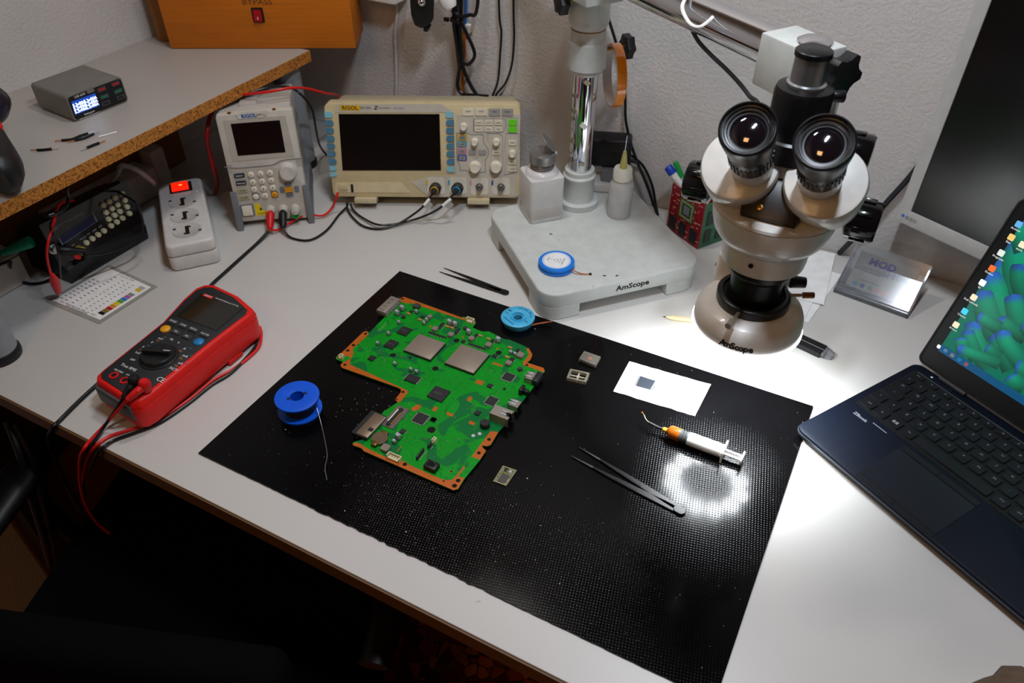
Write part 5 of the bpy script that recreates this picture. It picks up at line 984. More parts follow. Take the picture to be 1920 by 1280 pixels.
for p, t, sz in zip(FG_TXT, ('S08S', 'miniDDS Function Generator', 'MODE', 'F/T', 'AMP', 'OFF', 'AMPL'), (.0062, .0040, .0038, .0038, .0038, .0038, .0038)): text(t, sz, mat('panel_print', '#a9a9a4', .6), fg, GT @ TR(p[0], p[1], .0024), ext=.00003)
for i, (x, y) in enumerate(FG_B[:16]): text('123A456B789C*0#D'[i], .0036, mat('panel_print', '#a9a9a4'), fg, GT @ TR(x-.0035, y+.0058, .0024), ext=.00003)
FGP = [(-1.0356, 0.5359, 0.0601)]
FGW = [(-1.0071, 0.535, 0.06), (-0.9957, 0.5442, 0.06), (-0.9872, 0.5587, 0.055), (-0.982, 0.5811, 0.05), (-0.9746, 0.6096, 0.05), (-0.9756, 0.6289, 0.055), (-0.9788, 0.6397, 0.07), (-0.9912, 0.6485, 0.09), (-0.9946, 0.6452, 0.1), (-1.1, 0.676, 0.085)]
o = Vector(FGP[0]); th = thing('coaxial_lead', 'black coaxial lead plugged into the function generator and looping round its right side', 'cable', o)
MB().lat((-.004,0,0), (.020, .028, -.012), [(.0072, 0), (.0075, .004), (.0075, .014), (.0052, .018), (.0042, .034), (.0024, .038)], 20).obj('plug', BLACK, th)
MB().lat((.010, .008, -.012), (.016, .016, -.018), [(.0032, 0), (.0032, .007), (.002, .009)], 12).obj('red_sleeve', RED, th)
MB().tube([(.014, .022, -.010)] + [Vector(p)-o for p in FGW[1:]], .0018, 8).obj('cord', BLKWIRE, th)
# red crocodile clip hanging in front of it
CLP = [(-1.066, 0.6, 0.103), (-1.0178, 0.551, 0.135), (-0.9891, 0.516, 0.13), (-0.9801, 0.494, 0.115), (-0.9858, 0.4878, 0.095), (-0.9943, 0.4875, 0.07), (-0.9998, 0.4895, 0.055)]
CLE = [(-0.9965, 0.4891, 0.06), (-1.0237, 0.4991, 0.008)]
cl = thing('crocodile_clip', 'red crocodile clip lead hanging in front of the function generator', 'clip', CLP[0]); o = Vector(CLP[0])
MB().tube([Vector(p)-o for p in CLP], .0018, 8).obj('cord', REDWIRE, cl)
a = Vector(CLE[0])-o; c = Vector(CLE[1])-o; ln = (c-a).length
MB().lat(a, c, [(.0026, 0), (.0062, ln*.25), (.0066, ln*.45), (.0052, ln*.8), (.0038, ln*.9)], 14).obj('boot', RED, cl)
MB().lat(a, c, [(.0030, ln*.88), (.0022, ln*.98), (.0001, ln)], 10).obj('jaw', STEEL, cl)
CLB = [(-1.066, 0.585, 0.103), (-0.9947, 0.5161, 0.13), (-0.9826, 0.5066, 0.12), (-0.976, 0.4994, 0.1), (-0.9873, 0.4986, 0.07), (-1.0075, 0.5031, 0.04)]
tag(MB().tube(CLB, .0013, 6).obj('clip_lead', BLKWIRE), 'thin black clip lead hanging beside the red crocodile clip', 'cable')
# green probe and cables in the left corner
GPB = [(-1.1091, 0.4777, 0.06), (-1.099, 0.4857, 0.065), (-1.0733, 0.5122, 0.075)]
gpr = thing('green_probe', 'teal green probe sleeve poking in from the left under the shelf', 'probe', GPB[0]); o = Vector(GPB[0])
MB().lat(Vector(GPB[1])-o, Vector(GPB[2])-o, [(.0042, 0), (.0058, .010), (.0088, .040), (.0085, .046), (.0001, .046)], 20).obj('sleeve', mat('teal_rubber', '#1a9a78', .45), gpr)
MB().tube([Vector(p)-o for p in (GPB[0], GPB[1])], .0026, 8, smooth=False).obj('cord', BLKWIRE, gpr)
GCB = [(-1.1023, 0.47, 0.05), (-1.0955, 0.4891, 0.05), (-1.1088, 0.4912, 0.03), (-1.1124, 0.4962, 0.006), (-1.0907, 0.5015, 0.003), (-1.0777, 0.5146, 0.003), (-1.0629, 0.5287, 0.012)]
tag(MB().tube(GCB, .0024, 8).obj('loop_cable', BLKWIRE), 'black cable looping down to the desk left of the function generator', 'cable')
UCB = [(-1.12, 0.575, 0.078), (-0.9605, 0.4989, 0.16), (-0.9747, 0.5305, 0.15), (-0.994, 0.5527, 0.15), (-0.9863, 0.5535, 0.17), (-1.0, 0.58, 0.19)]
tag(MB().tube(UCB, .0024, 8).obj('shadow_cable', BLKWIRE), 'black cable curling up under the shelf above the function generator', 'cable')

# ================================================================== laminated resistor chart
CDQ = [(-1.0372, 0.4832), (-0.9235, 0.4842), (-0.9197, 0.5877), (-1.032, 0.5935)]
c, q = quadthing(CDQ); cdt = thing('resistor_chart', 'laminated resistor colour code chart on the desk', 'card', (c.x, c.y, 0))
MB().prism(q, .0006, .0012).obj('laminate', mat('laminate_film', '#cfccc4', .12, trans=.5, coat=.5), cdt)
q2 = [(p[0]*.88, p[1]*.88) for p in q]; MB().prism(q2, .0012, .0015).obj('paper', PAPER, cdt)
def cq(u, v): return Vector(q2[1]).lerp(Vector(q2[2]), u).lerp(Vector(q2[0]).lerp(Vector(q2[3]), u), v)      # u along the near edge, v away from it
for i, col in enumerate(('#101010', '#8a6a12', '#b3121a', '#d98a12', '#d8c81a', '#5f9a2a', '#1f7fc0', '#b05ab0', '#8a8a8a', '#e8e8e8', '#d8b81a', '#b0b0b0')):
    u = .10 + i*.070
    MB().prism([tuple(cq(u, .05)), tuple(cq(u+.064, .05)), tuple(cq(u+.064, .16)), tuple(cq(u, .16))], .0015, .0017).obj('colour_patch', mat('patch_'+col[1:], col, .6), cdt)
rows = MB()
for j, v in enumerate((.26, .38, .50, .66, .80, .90)):
    for i in range(12 if j < 4 else 9):
        u = .10 + i*.070; w_ = .03 if j < 3 else .055
        rows.prism([tuple(cq(u, v)), tuple(cq(u+.012, v)), tuple(cq(u+.012, v+w_)), tuple(cq(u, v+w_))], .0015, .00165)
rows.obj('printed_rows', INKB, cdt)['kind'] = 'stuff'
ang = math.degrees(math.atan2((Vector(q2[0])-Vector(q2[1])).y, (Vector(q2[0])-Vector(q2[1])).x))
p = cq(.045, .5); text('CODE  1ST  2ND  3RD  MULTIPLIER  TOL', .0042, INKB, cdt, TR(p.x, p.y, .0016, ang), ext=.00003); p = cq(.015, .5); text('RESISTOR COLOR CODE', .0040, INKB, cdt, TR(p.x, p.y, .0016, ang), ext=.00003)
p = cq(.96, .5); text('resistor colour chart', .0036, INKB, cdt, TR(p.x, p.y, .0016, ang), ext=.00003)

# ================================================================== laptop
lap = thing('laptop', 'dark navy laptop open with a green sea anemone wallpaper', 'laptop', (-.003, .730, 0), -31)
lb_ = mat('laptop_navy', '#070f1d', .5, spec=.25, bump=.02, bscale=1500); lk = mat('laptop_key', '#0b0c12', .5); lgl = mat('laptop_print', '#8b8f98', .6)
LW, LD = .345, .226
MB().prism(rrect(0, 0, LW, LD, .012), .0085, .0172, .0006).obj('palm_deck', lb_, lap, .0015)
MB().prism(rrect(.004, .004, LW-.004, LD-.004, .012), .0030, .0085).obj('bottom_case', mat('laptop_case', '#0c0d11', .5), lap, .001)
MB().ring(rrect(-.0004, -.0004, LW+.0004, LD+.0004, .012), rrect(.0008, .0008, LW-.0008, LD-.0008, .0115), .0120, .0136).obj('edge_trim', mat('trim_grey', '#5b5f66', .3, .8), lap)
for x, y in ((.03, .03), (.31, .03), (.03, .19), (.31, .19)): MB(TR(x, y)).lathe([(.006, 0), (.006, .0032), (.0001, .0032)], 14).obj('rubber_foot', RUBBER, lap)
MB().prism(rrect(.0100, .0935, .330, .2080, .003), .0172, .0175).obj('key_well', mat('key_well', '#07080b', .6), lap)
MB().box(.014, .2085, .0172, .330, .2095, .0178).obj('accent_line', mat('accent_steel', '#6f7a7a', .3, .6), lap)
def key(x, y, w_=.0162, h_=.0158, t=None, sz=.0050, dx=0.0, dy=.0022):
    k = MB().prism(rrect(x-w_/2, y-h_/2, x+w_/2, y+h_/2, .0018, 2), .0175, .0195, .0006).obj('key', lk, lap)
    if t: text(t, sz, lgl, k, TR(x+dx, y+dy, .01955), ext=.00002, name='legend')
for i, t in enumerate(('esc', 'f1', 'f2', 'f3', 'f4', 'f5', 'f6', 'f7', 'f8', 'f9', 'f10', 'f11')): key(.0206+i*.0195, .2010, .0168, .0095, t, .0034, 0, 0)
for i, t in enumerate(('1', '2', '3', '4', '5', '6', '7', '8', '9', '0', "'")): key(.0349+i*.0191, .1838, t=t)
key(.0182, .1838, .0135, t='\\')
key(.0222, .1663, .0225, t='|<'); key(.0238, .1468, .0265, t='^'); key(.0190, .1272, .0185, t='^')
for i, t in enumerate('QWERTYUIOP'): key(.0438+i*.0191, .1663, t=t)
for i, t in enumerate('ASDFGHJKL'): key(.0480+i*.0193, .1468, t=t)
for i, t in enumerate('<ZXCVBNM,.'): key(.0388+i*.0193, .1272, t=t)
for x, t in ((.0213, 'ctrl'), (.0400, 'fn'), (.0597, None), (.0790, 'alt')): key(x, .1065, .0168, .0160, t, .0036, 0, .001)
MB().box(.0560, .1045, .0195, .0590, .1090, .0197).box(.0600, .1045, .0195, .0632, .1090, .0197).obj('legend', lgl, lap)
key(.137, .1065, .0960, .0160); key(.197, .1065, .0168, .0160, 'alt gr', .0030); key(.217, .1065, t='ctrl', sz=.0036)
MB().prism(rrect(.0885, .0095, .1870, .0775, .002), .0172, .0176).obj('touchpad', mat('touchpad_dark', '#14161f', .35), lap)
for x0, x1 in ((.0885, .1370), (.1378, .1870)):
    MB().prism(rrect(x0, .0020, x1, .0088, .001), .0172, .0178).obj('touchpad_button', lk, lap); MB().prism(rrect(x0, .0790, x1, .0875, .001), .0172, .0178).obj('touchpad_button', lk, lap)
MB().box(.0450, .0845, .0172, .0650, .0856, .0176).obj('status_slit', lgl, lap)
text('ZBook', .0068, lgl, lap, TR(.0305, .0800, .0173), ext=.00002, bold=.0002); MB().cyl((.137, .1265, .0175), (.137, .1265, .0200), .0030, n=14).obj('pointing_stick', lk, lap)
MB().prism(rrect(.020, .2110, .060, .2200, .001), .0172, .0176).obj('power_key_panel', lb_, lap); MB(TR(.030, .2155, .0176)).lathe([(.0016, 0), (.0001, .0003)], 10).obj('power_led', INKW, lap)
for x in (.055, .285): MB().cyl((x-.018, LD-.004, .0185), (x+.018, LD-.004, .0185), .0048, n=14).obj('hinge', mat('laptop_case', '#0c0d11'), lap)
# lid
HT = Matrix.Translation((0, LD-.004, .0190)) @ Matrix.Rotation(R(-18.5), 4, 'X') @ FRONT      # (x, up the lid, towards the user)
LH = .236
MB(HT).prism(rrect(-.001, .002, LW+.001, LH, .010), -.0075, -.0012).obj('lid_back', lb_, lap, .0015)
MB(HT).prism(rrect(.001, .004, LW-.001, LH-.002, .008), -.0012, 0).obj('screen_bezel', mat('bezel_black', '#0b0b0c', .45), lap)
MB(HT).ring(rrect(.0, .003, LW, LH-.001, .009), rrect(.0022, .0052, LW-.0022, LH-.0032, .007), 0, .0010).obj('lid_gasket', RUBBER, lap)
DX0, DY0, DX1, DY1 = .0165, .0290, .3285, .2200
scr = MB(HT).box(DX0, DY0, 0, DX1, DY1, .0004).obj('display', mat('screen_teal', '#05503f', .3, emit='#06604a', estr=.9), lap)
vm = bpy.data.materials.new('screen_picture'); vm.use_nodes = True; n = vm.node_tree.nodes; l = vm.node_tree.links; b = n['Principled BSDF']
at = n.new('ShaderNodeAttribute'); at.attribute_name = 'Col'; l.new(at.outputs['Color'], b.inputs['Emission Color']); b.inputs['Emission Strength'].default_value = 1.0; b.inputs['Base Color'].default_value = (.01, .01, .01, 1); b.inputs['Roughness'].default_value = .3
def tentacle(pts, w0, w1, z, sh):
    P = catmull([(p[0], p[1], 0) for p in pts], 5); N = len(P); vs_, fs, cs = [], [], []
    for i, p in enumerate(P):
        t = i/(N-1); d = (P[min(i+1, N-1)] - P[max(i-1, 0)]).normalized(); nn = Vector((-d.y, d.x, 0)); ww = w0 + (w1-w0)*t
        if t > .86: ww *= math.sqrt(max(0.0, 1 - ((t-.86)/.14)**2))*.98 + .02
        for j in range(5):
            s = j/2 - 1; q = p + nn*ww*s
            vs_.append((min(max(q.x, DX0), DX1), min(max(q.y, DY0), DY1), z))
            lit = (1 - .55*abs(s+.25))*sh; tip = min(1, max(0, (t-.70)/.16))
            g = Vector((.0, .30, .16))*(1-tip) + Vector((.02, .13, .50))*tip
            g = g*(.45+.55*min(1, t*1.6)); cs.append((g.x*lit, g.y*lit, g.z*lit, 1))
    for i in range(N-1):
        for j in range(4): fs.append([i*5+j, i*5+j+1, i*5+j+6, i*5+j+5])
    me = bpy.data.meshes.new('tentacle'); me.from_pydata([HT @ Vector(v) for v in vs_], [], fs)
    ca = me.color_attributes.new('Col', 'FLOAT_COLOR', 'POINT')
    for i, c in enumerate(cs): ca.data[i].color = c
    me.materials.append(vm); link('wallpaper_shape', me, scr)
TENT = [((0.0098, 0.1983), (0.0752, 0.1068), 0.0156), ((0.0186, 0.165), (0.0695, 0.1031), 0.0161), ((0.0217, 0.1982), (0.0836, 0.1123), 0.0143), ((0.027, 0.135), (0.0689, 0.0846), 0.0156), ((0.0136, 0.1415), (0.0694, 0.0804), 0.0135), ((0.0198, 0.1196), (0.0626, 0.0781), 0.0125), ((0.0411, 0.1689), (0.0698, 0.1343), 0.0094), ((0.0519, 0.1343), (0.0874, 0.0969), 0.0099), ((0.0104, 0.2069), (0.0369, 0.1834), 0.0099), ((0.0543, 0.1013), (0.092, 0.0989), 0.0078), ((0.0332, 0.0914), (0.0623, 0.0918), 0.0068), ((0.0799, 0.1088), (0.0961, 0.1049), 0.0073), ((0.0324, 0.0839), (0.0777, 0.044), 0.0099), ((0.0319, 0.0708), (0.0621, 0.0449), 0.0078), ((0.0301, 0.0577), (0.0447, 0.0449), 0.0078), ((0.0595, 0.083), (0.0987, 0.0566), 0.0083), ((0.065, 0.0924), (0.1091, 0.0686), 0.0088), ((0.0613, 0.0633), (0.0806, 0.0626), 0.0068), ((0.0338, 0.0446), (0.0847, 0.056), 0.0062), ((0.1003, 0.0636), (0.1228, 0.0624), 0.0088), ((0.1015, 0.0504), (0.1211, 0.0495), 0.0083)]
ICONS = [(0.0177, 0.0687), (0.0176, 0.0885), (0.0176, 0.1087), (0.0166, 0.1289), (0.0169, 0.1489), (0.0158, 0.1694), (0.0158, 0.1903), (0.0148, 0.2067), (0.0308, 0.1885)]
TASK = [(0.0149, 0.0433), (0.0243, 0.0435), (0.0343, 0.0438), (0.044, 0.0436), (0.0539, 0.0432)]
rs = random.Random(4); zz = .0005
def tent2(a, c, w_, sh):
    global zz
    a = Vector(a); c = Vector(c); d = c-a; bow = Vector((-d.y, d.x))*rs.uniform(-.10, .10)
    tentacle([tuple(c), tuple(a.lerp(c, .6)+bow*.7), tuple(a.lerp(c, .25)+bow), tuple(a)], w_*1.25, w_, zz, sh); zz += .000012
for i in range(26):
    x = rs.uniform(.14, .32); y = rs.uniform(DY0+.03, DY1-.01); tent2((x, y), (x+rs.uniform(-.02, .05), y-rs.uniform(.05, .12)), rs.uniform(.008, .013), rs.uniform(.7, 1.15))
for a, c, w_ in TENT: tent2(a, c, w_, rs.uniform(.8, 1.15))
MB(HT).box(DX0, DY0, .0013, DX1, DY0+.0095, .0014).obj('taskbar', mat('taskbar_blue', '#0a3a5c', .3, emit='#0b4a70', estr=.8), scr)
def icon(x, y, w_, col, t=None):
    MB(HT).prism(rrect(x-w_/2, y-w_/2, x+w_/2, y+w_/2, .0012, 2), .0013, .0014).obj('icon', mat('icon_'+col[1:], col, .4, emit=col, estr=.8), scr)
    if t: text(t, .0036, mat('icon_text', '#e8e8e8', .5, emit='#d8d8d8', estr=.7), scr, HT @ TR(x, y-w_*.85, .0014), ext=.00002, name='icon_label')
for p, (c_, t) in zip(ICONS, (('#d8cfae', 'drivers'), ('#3fb7d8', 'Cleaner'), ('#d8cfae', 'Dell Latitude'), ('#e8e8e0', 'Ez'), ('#e8622a', 'Firefox'), ('#c8d0c8', 'Programs'), ('#d8b46a', 'files'), ('#5a9ac8', 'Archive'), ('#d8cfae', 'work'))): icon(p[0], p[1], .0075, c_, t)
for p, c_ in zip(TASK, ('#e8e8e8', '#8ab0c8', '#d8b46a', '#2fa8d8', '#e8622a')): icon(p[0], DY0+.0047, .0048, c_)

# ================================================================== grey monitor behind
mo = thing('monitor', 'light grey framed monitor with dark screen behind the laptop', 'monitor', (.0345, 1.120, .104), -25)
mg_ = mat('monitor_grey', '#b3b3b0', .45)
MW, MH = .52, .335
MB(FRONT).ring(rrect(0, 0, MW, MH, .003), rrect(.0165, .0215, MW-.0165, MH-.0165, .001), -.012, 0).obj('bezel', mg_, mo, .0006)
MB(FRONT).box(.010, .010, -.013, MW-.010, MH-.010, -.0022).obj('screen', mat('monitor_screen', '#060708', .22, spec=.6), mo)
MB(FRONT).prism(rrect(.004, .004, MW-.004, MH-.004, .004), -.026, -.0125).obj('back_shell', mg_, mo, .002)
MB(FRONT).prism([(.0085, .0085), (.0115, .0115), (.0085, .0145), (.0055, .0115)], 0, .0004).obj('logo_diamond', mat('logo_violet', '#3a5fc0', .5, emit='#3a5fc0', estr=.05), mo); ptext(mo, 'EIZO', .0215, .0105, .0070, mat('logo_grey', '#4a4a50', .6), .0002, sx=1.15)
MB().box(MW/2-.03, .026, -.090, MW/2+.03, .046, .12).obj('stand_neck', mg_, mo, .003); MB().prism(rrect(MW/2-.10, -.02, MW/2+.10, .085, .02), -.1035, -.090).obj('stand_base', mg_, mo, .003)
MCB = [(-0.0246, 1.1624, 0.003), (-0.0114, 1.15, 0.0403), (0.0029, 1.15, 0.0732), (0.016, 1.15, 0.1119), (0.0316, 1.152, 0.1519), (0.0421, 1.152, 0.1863)]
tag(MB().tube(MCB, .0042, 10).obj('monitor_cable', mat('cable_slate', '#1c2028', .5)), 'thick dark cable running up the wall behind the grey monitor', 'cable')

# ================================================================== business card holder, papers, pencil, stick
ch = thing('card_holder', 'clear plastic holder with business cards below the monitor', 'card holder', (-.014, 1.054, 0), -9)
acr = mat('holder_acrylic', '#dfe2e6', .12, trans=.92, ior=1.30, spec=.2)
SD = Matrix(((0,0,1,0),(1,0,0,0),(0,1,0,0),(0,0,0,1)))           # (depth, up, along x)
W_ = .108
MB(SD).prism([(0, .001), (.070, .001), (.070, .0035), (.004, .0035), (.004, .010), (.002, .011), (0, .010)], 0, W_).obj('foot', acr, ch)
MB(SD).prism([(.006, .004), (.009, .004), (.046, .036), (.044, .038)], .0, W_).obj('front_wall', acr, ch)
MB(SD).prism([(.026, .004), (.030, .004), (.066, .056), (.062, .058)], .0, W_).obj('back_wall', acr, ch)
for x in (0, W_-.0025): MB(SD).prism([(.004, .0035), (.070, .0035), (.066, .056), (.062, .057), (.006, .010)], x, x+.0025).obj('side_wall', acr, ch)
CTm = Matrix.Translation((.010, .017, .007)) @ Matrix.Rotation(R(-51), 4, 'X') @ FRONT         # (x, up the card, out)
MB(CTm).box(0, .002, -.0085, .086, .060, -.0004).obj('card_stack', mat('card_edges', '#cfccc2', .6), ch)
MB(CTm).box(0, .002, -.0004, .086, .060, 0).obj('front_card', mat('card_silver', '#b0a99c', .6), ch)
vi = mat('violet_ink', '#3a1f8c', .5); text('MOD', .0150, vi, ch, CTm @ TR(.036, .048, .0002), ext=.00004, bold=.0006, sx=1.1); text('SHOP', .0150, vi, ch, CTm @ TR(.060, .037, .0002), ext=.00004, bold=.0006, sx=1.1)
text('GAMES SERVICE', .0040, INKB, ch, CTm @ TR(.028, .0360, .0002), ext=.00003); text('& MODDING', .0040, INKB, ch, CTm @ TR(.028, .0310, .0002), ext=.00003); text('www.modshop', .0044, INKB, ch, CTm @ TR(.030, .0170, .0002), ext=.00003)
for i, c_ in enumerate(('#2f9fe0', '#3a4fa8', '#3f8a4a', '#c0605a', '#e0622a')): MB(CTm).prism(circle(.012+i*.0105, .0085, .0034, 14), .0001, .0003).obj('card_icon', mat('dot_'+c_[1:], c_, .5), ch)
PPQ = [[(-0.146, 1.0591), (-0.055, 0.9564), (-0.0406, 0.9951), (-0.0478, 1.1621)], [(-0.1427, 1.1117), (-0.096, 0.992), (-0.0321, 1.0484), (-0.0367, 1.1785)], [(-0.146, 1.0591), (-0.107, 0.9428), (-0.0539, 1.0143), (-0.0365, 1.1508)]]
for i, (qq, lab) in enumerate(zip(PPQ, ('white paper sheet at the bottom of the pile behind the microscope', 'white paper sheet on top of the pile behind the microscope', 'white paper sheet in the middle of the pile behind the microscope'))):
    zl = (0, .0022, .0011)[i]; c = Vector((sum(p[0] for p in qq)/4, sum(p[1] for p in qq)/4))
    rr = Matrix.Rotation(R((-8, 4, -3)[i]), 2); pts = [tuple(c + rr @ (Vector((x, y)))) for x, y in ((-.055, -.075), (.052, -.075), (.052, .070), (-.055, .070))]
    tag(MB().prism(pts, .0004+zl, .0010+zl).obj('paper_sheet', PAPER), lab, 'paper', 'papers behind the microscope')
PNC = [(-0.2186, 0.8742, 0.0036), (-0.1705, 0.8873, 0.0036)]
a = Vector(PNC[0]); d = (Vector(PNC[1])-a); d.z = 0; d.normalize(); pe = thing('pencil', 'short natural wood pencil with sharp point on the white desk', 'pencil', a); hexn = 6
wd = mat('pencil_wood', '#e8d3a4', .5)
MB().lat(d*.014, d*.105, [(.0034, 0), (.0038, .001), (.0038, .091)], 6).obj('shaft', wd, pe); MB().lat(d*.004, d*.014, [(.0011, 0), (.0036, .0101)], 12).obj('sharpened_cone', mat('pencil_cut', '#ead9b0', .6), pe); MB().lat((0,0,0), d*.004, [(.0002, 0), (.0011, .0041)], 10).obj('graphite_point', mat('graphite', '#2c2e33', .4), pe)
us = thing('usb_stick', 'black usb stick with clear cap beside the ring light', 'usb stick', (-.046, .913, 0), -14)
MB().prism([(-.010, -.0115), (.048, -.0115), (.048, .0115), (-.010, .0115)], .0006, .0085).obj('case', BLACK, us, .001); MB().box(-.010, -.0010, .0085, .048, -.0002, .0088).obj('seam_line', mat('seam_grey', '#8d9096', .4), us)
MB().prism([(.048, -.0095), (.052, -.0090), (.062, -.0050), (.062, .0050), (.052, .0090), (.048, .0095)], .001, .0080).obj('clear_cap', mat('holder_acrylic', '#dfe2e6'), us, .001); MB().box(.047, -.006, .002, .051, .006, .0065).obj('cap_insert', mat('insert_grey', '#8a8a86', .4), us)

# ================================================================== pen holder made of circuit boards
ph = thing('pen_holder', 'square pen pot made of red and green circuit boards', 'pen holder', (-.296, 1.110, 0), -31.5)
HWd, HD, HH = .078, .056, .083
rpc = mat('red_board', '#8e1420', .4, var=.25, scale=180); gpc = mat('green_board', '#2f6a4a', .45, var=.25, scale=160)
MB().box(0, 0, .001, HWd, .0018, HH).obj('front_board', rpc, ph); MB().box(HWd-.0018, .0018, .001, HWd, HD, HH-.002).obj('side_board', gpc, ph); MB().box(0, .0018, .001, .0018, HD, HH-.004).obj('side_board', gpc, ph); MB().box(.0018, HD-.0018, .001, HWd-.0018, HD, HH+.006).obj('back_board', rpc, ph); MB().box(.0018, .0018, .001, HWd-.0018, HD-.0018, .003).obj('bottom_board', gpc, ph)
MB(FRONT).box(.024, .036, 0, .058, .070, .0012).obj('chip_substrate', mat('chip_green', '#2c5a2a', .45), ph); MB(FRONT).box(.035, .046, .0012, .048, .060, .0020).obj('chip_die', mat('die_grey', '#8a90a0', .25, .3), ph)
MB(FRONT).ring([(.026, .038), (.056, .038), (.056, .068), (.026, .068)], [(.030, .042), (.052, .042), (.052, .064), (.030, .064)], .0012, .0015).obj('chip_passives', mat('passive_mix', '#9a9a78', .5, .2, var=.6, scale=600), ph)
for x in (.006, .030, .056): MB(FRONT).box(x, .006, 0, x+.015, .030, .0022).obj('memory_chip', icm, ph, .0004, 1)
rs = random.Random(9); tr = MB(FRONT)
for i in range(70): x, y = rs.uniform(.003, .074), rs.uniform(.003, .079); w_ = rs.choice((.0008, .003, .006)); tr.box(x, y, 0, min(x+w_, HWd-.001), min(y+(.0008 if w_ > .001 else .004), HH-.001), .0006)
tr.obj('silk_traces', mat('silk_cream', '#c9a892', .5), ph)['kind'] = 'stuff'
for y in (.010, .034): MB().box(HWd, y, .010, HWd+.0016, y+.013, .032).obj('memory_chip', mat('chip_greenish', '#24352c', .5), ph, .0003, 1); MB().box(HWd, y, .042, HWd+.0016, y+.013, .066).obj('memory_chip', mat('chip_greenish', '#24352c'), ph, .0003, 1)
PEN1 = [(-0.2736, 1.118, 0.0668), (-0.3105, 1.118, 0.1054)]
PEN2 = [(-0.2702, 1.122, 0.0657), (-0.3007, 1.122, 0.1144)]
for nm, lab, p, r_, bm, cm, cf in (('pen', 'white marker with blue cap leaning in the pen pot', PEN1, .0062, WHITE, mat('cap_blue', '#1f3fb0', .35), .74), ('pen', 'pen with green cap leaning in the pen pot', PEN2, .0040, mat('clear_barrel', '#c3c8cc', .2, trans=.5), mat('cap_green', '#0f8a3a', .35), .52)):
    a = Vector(p[0]); c = Vector(p[1]); d = (c-a); ln = d.length; dn = d/ln; th = thing(nm, lab, 'pen', a, 0, 'pens in the pot')
    MB().lat(-dn*.045, dn*ln, [(r_*.85, 0), (r_, .004), (r_, .045+ln*cf)], 18).obj('barrel', bm, th); MB().lat(dn*ln*cf, dn*ln, [(r_*1.12, 0), (r_*1.14, ln*(1-cf)-.002), (r_*.9, ln*(1-cf)), (.0001, ln*(1-cf))], 18).obj('cap', cm, th)
# brown knitted cloth at the front right
cl_ = thing('cloth', 'brown knitted cloth bunched on the desk in front of the laptop', 'cloth', (.262, .490, 0), 25)
kb = mat('brown_knit', '#5c4a3a', .9, var=.2, scale=120, bump=1.0, bscale=260)
c_ = MB(); N = 26; vv = []; ff = []; rs = random.Random(2)
for i in range(N):
    for j in range(12):
        t = 2*math.pi*i/N; s = j/11; rr = .052*(1-s**1.6)*(1+.10*math.sin(5*t+2*s)+.05*math.sin(9*t)); vv.append((rr*math.cos(t)*1.15, rr*math.sin(t)*.8, .001+.026*(math.sin(s*math.pi/2)) + .003*math.sin(7*t+5*s)*(s*(1-s))*4))
for i in range(N):
    for j in range(11): a = i*12+j; b2 = ((i+1) % N)*12+j; ff.append([a, b2, b2+1, a+1])
c_.add(vv, ff); c_.obj('folds', kb, cl_, ang=80)

# ================================================================== on the shelf (top at .212)
SZ = .212
UC_LCD = [(0.0055, 0.0294), (0.0432, 0.0291), (0.0426, 0.0102), (0.0043, 0.0106)]
UC_PORT = [(0.0549, 0.0311), (0.0782, 0.0314), (0.0552, 0.0199), (0.0786, 0.02), (0.0543, 0.0101), (0.0799, 0.0103)]
UC_BTN = (0.0378, 0.0342)
UC_TXT = [(0.0206, 0.0335), (0.0252, 0.0058), (0.0243, 0.002)]
uc = thing('usb_charger', 'grey usb charging station with glowing blue readout on the shelf', 'charger', (-1.058, .642, SZ), 84.5)
ug = mat('charger_grey', '#77746d', .45, .2); CW, CH_ = .0905, .0385
MB(FRONT).prism(rrect(0, .0006, CW, CH_, .005), -.088, 0, 0).obj('shell', ug, uc, .001)
MB(FRONT).prism(rrect(.0022, .0026, CW-.0022, CH_-.0022, .0045), 0, .0006).obj('face', mat('charger_face', '#0a0c12', .25), uc)
MB(FRONT).prism(UC_LCD, .0006, .0010).obj('readout', mat('readout_blue', '#1a3a9a', .3, emit='#1450c8', estr=.55), uc)
for i in range(2):
    for j in range(3):
        u = (.27, .74)[i]; v = (.68, .43, .18)[j]; p = Vector(UC_LCD[0]).lerp(Vector(UC_LCD[1]), u).lerp(Vector(UC_LCD[3]).lerp(Vector(UC_LCD[2]), u), 1-v)
        ptext(uc, '5.2v00A', p.x, p.y, .0062, mat('readout_digits', '#e8f2ff', .4, emit='#d8ecff', estr=2.0), .0011, name='digits', bold=.0001)
for i, p in enumerate(UC_PORT):
    pl_ = MB(FRONT).box(p[0]-.0068, p[1]-.0032, .0006, p[0]+.0068, p[1]+.0032, .0009).obj('port_frame', mat('port_grey', '#4a4c50', .4, .5), uc)
    if i < 4: MB(FRONT).box(p[0]-.0055, p[1]-.0012, .0009, p[0]+.0055, p[1]+.0012, .0014).obj('port_tongue', mat('tongue_red', '#c01820', .4) if i < 2 else mat('tongue_green', '#0f7a5a', .4), pl_)
    else: MB(FRONT).prism(rrect(p[0]-.0045, p[1]-.0014, p[0]+.0045, p[1]+.0014, .0013), .0009, .0011).obj('port_slot', BLACK, pl_)
MB(FRONT).prism(rrect(UC_BTN[0]-.0060, UC_BTN[1]-.0022, UC_BTN[0]+.0060, UC_BTN[1]+.0022, .0021), .0006, .0014).obj('mode_button', ug, uc)
ptext(uc, 'USB 65W', UC_TXT[0][0], UC_TXT[0][1], .0044, INKW, .0007); ptext(uc, 'Multi-port', UC_TXT[1][0], UC_TXT[1][1], .0040, INKW, .0007); ptext(uc, 'Digital display quick charge station', UC_TXT[2][0], UC_TXT[2][1], .0024, INKW, .0007)
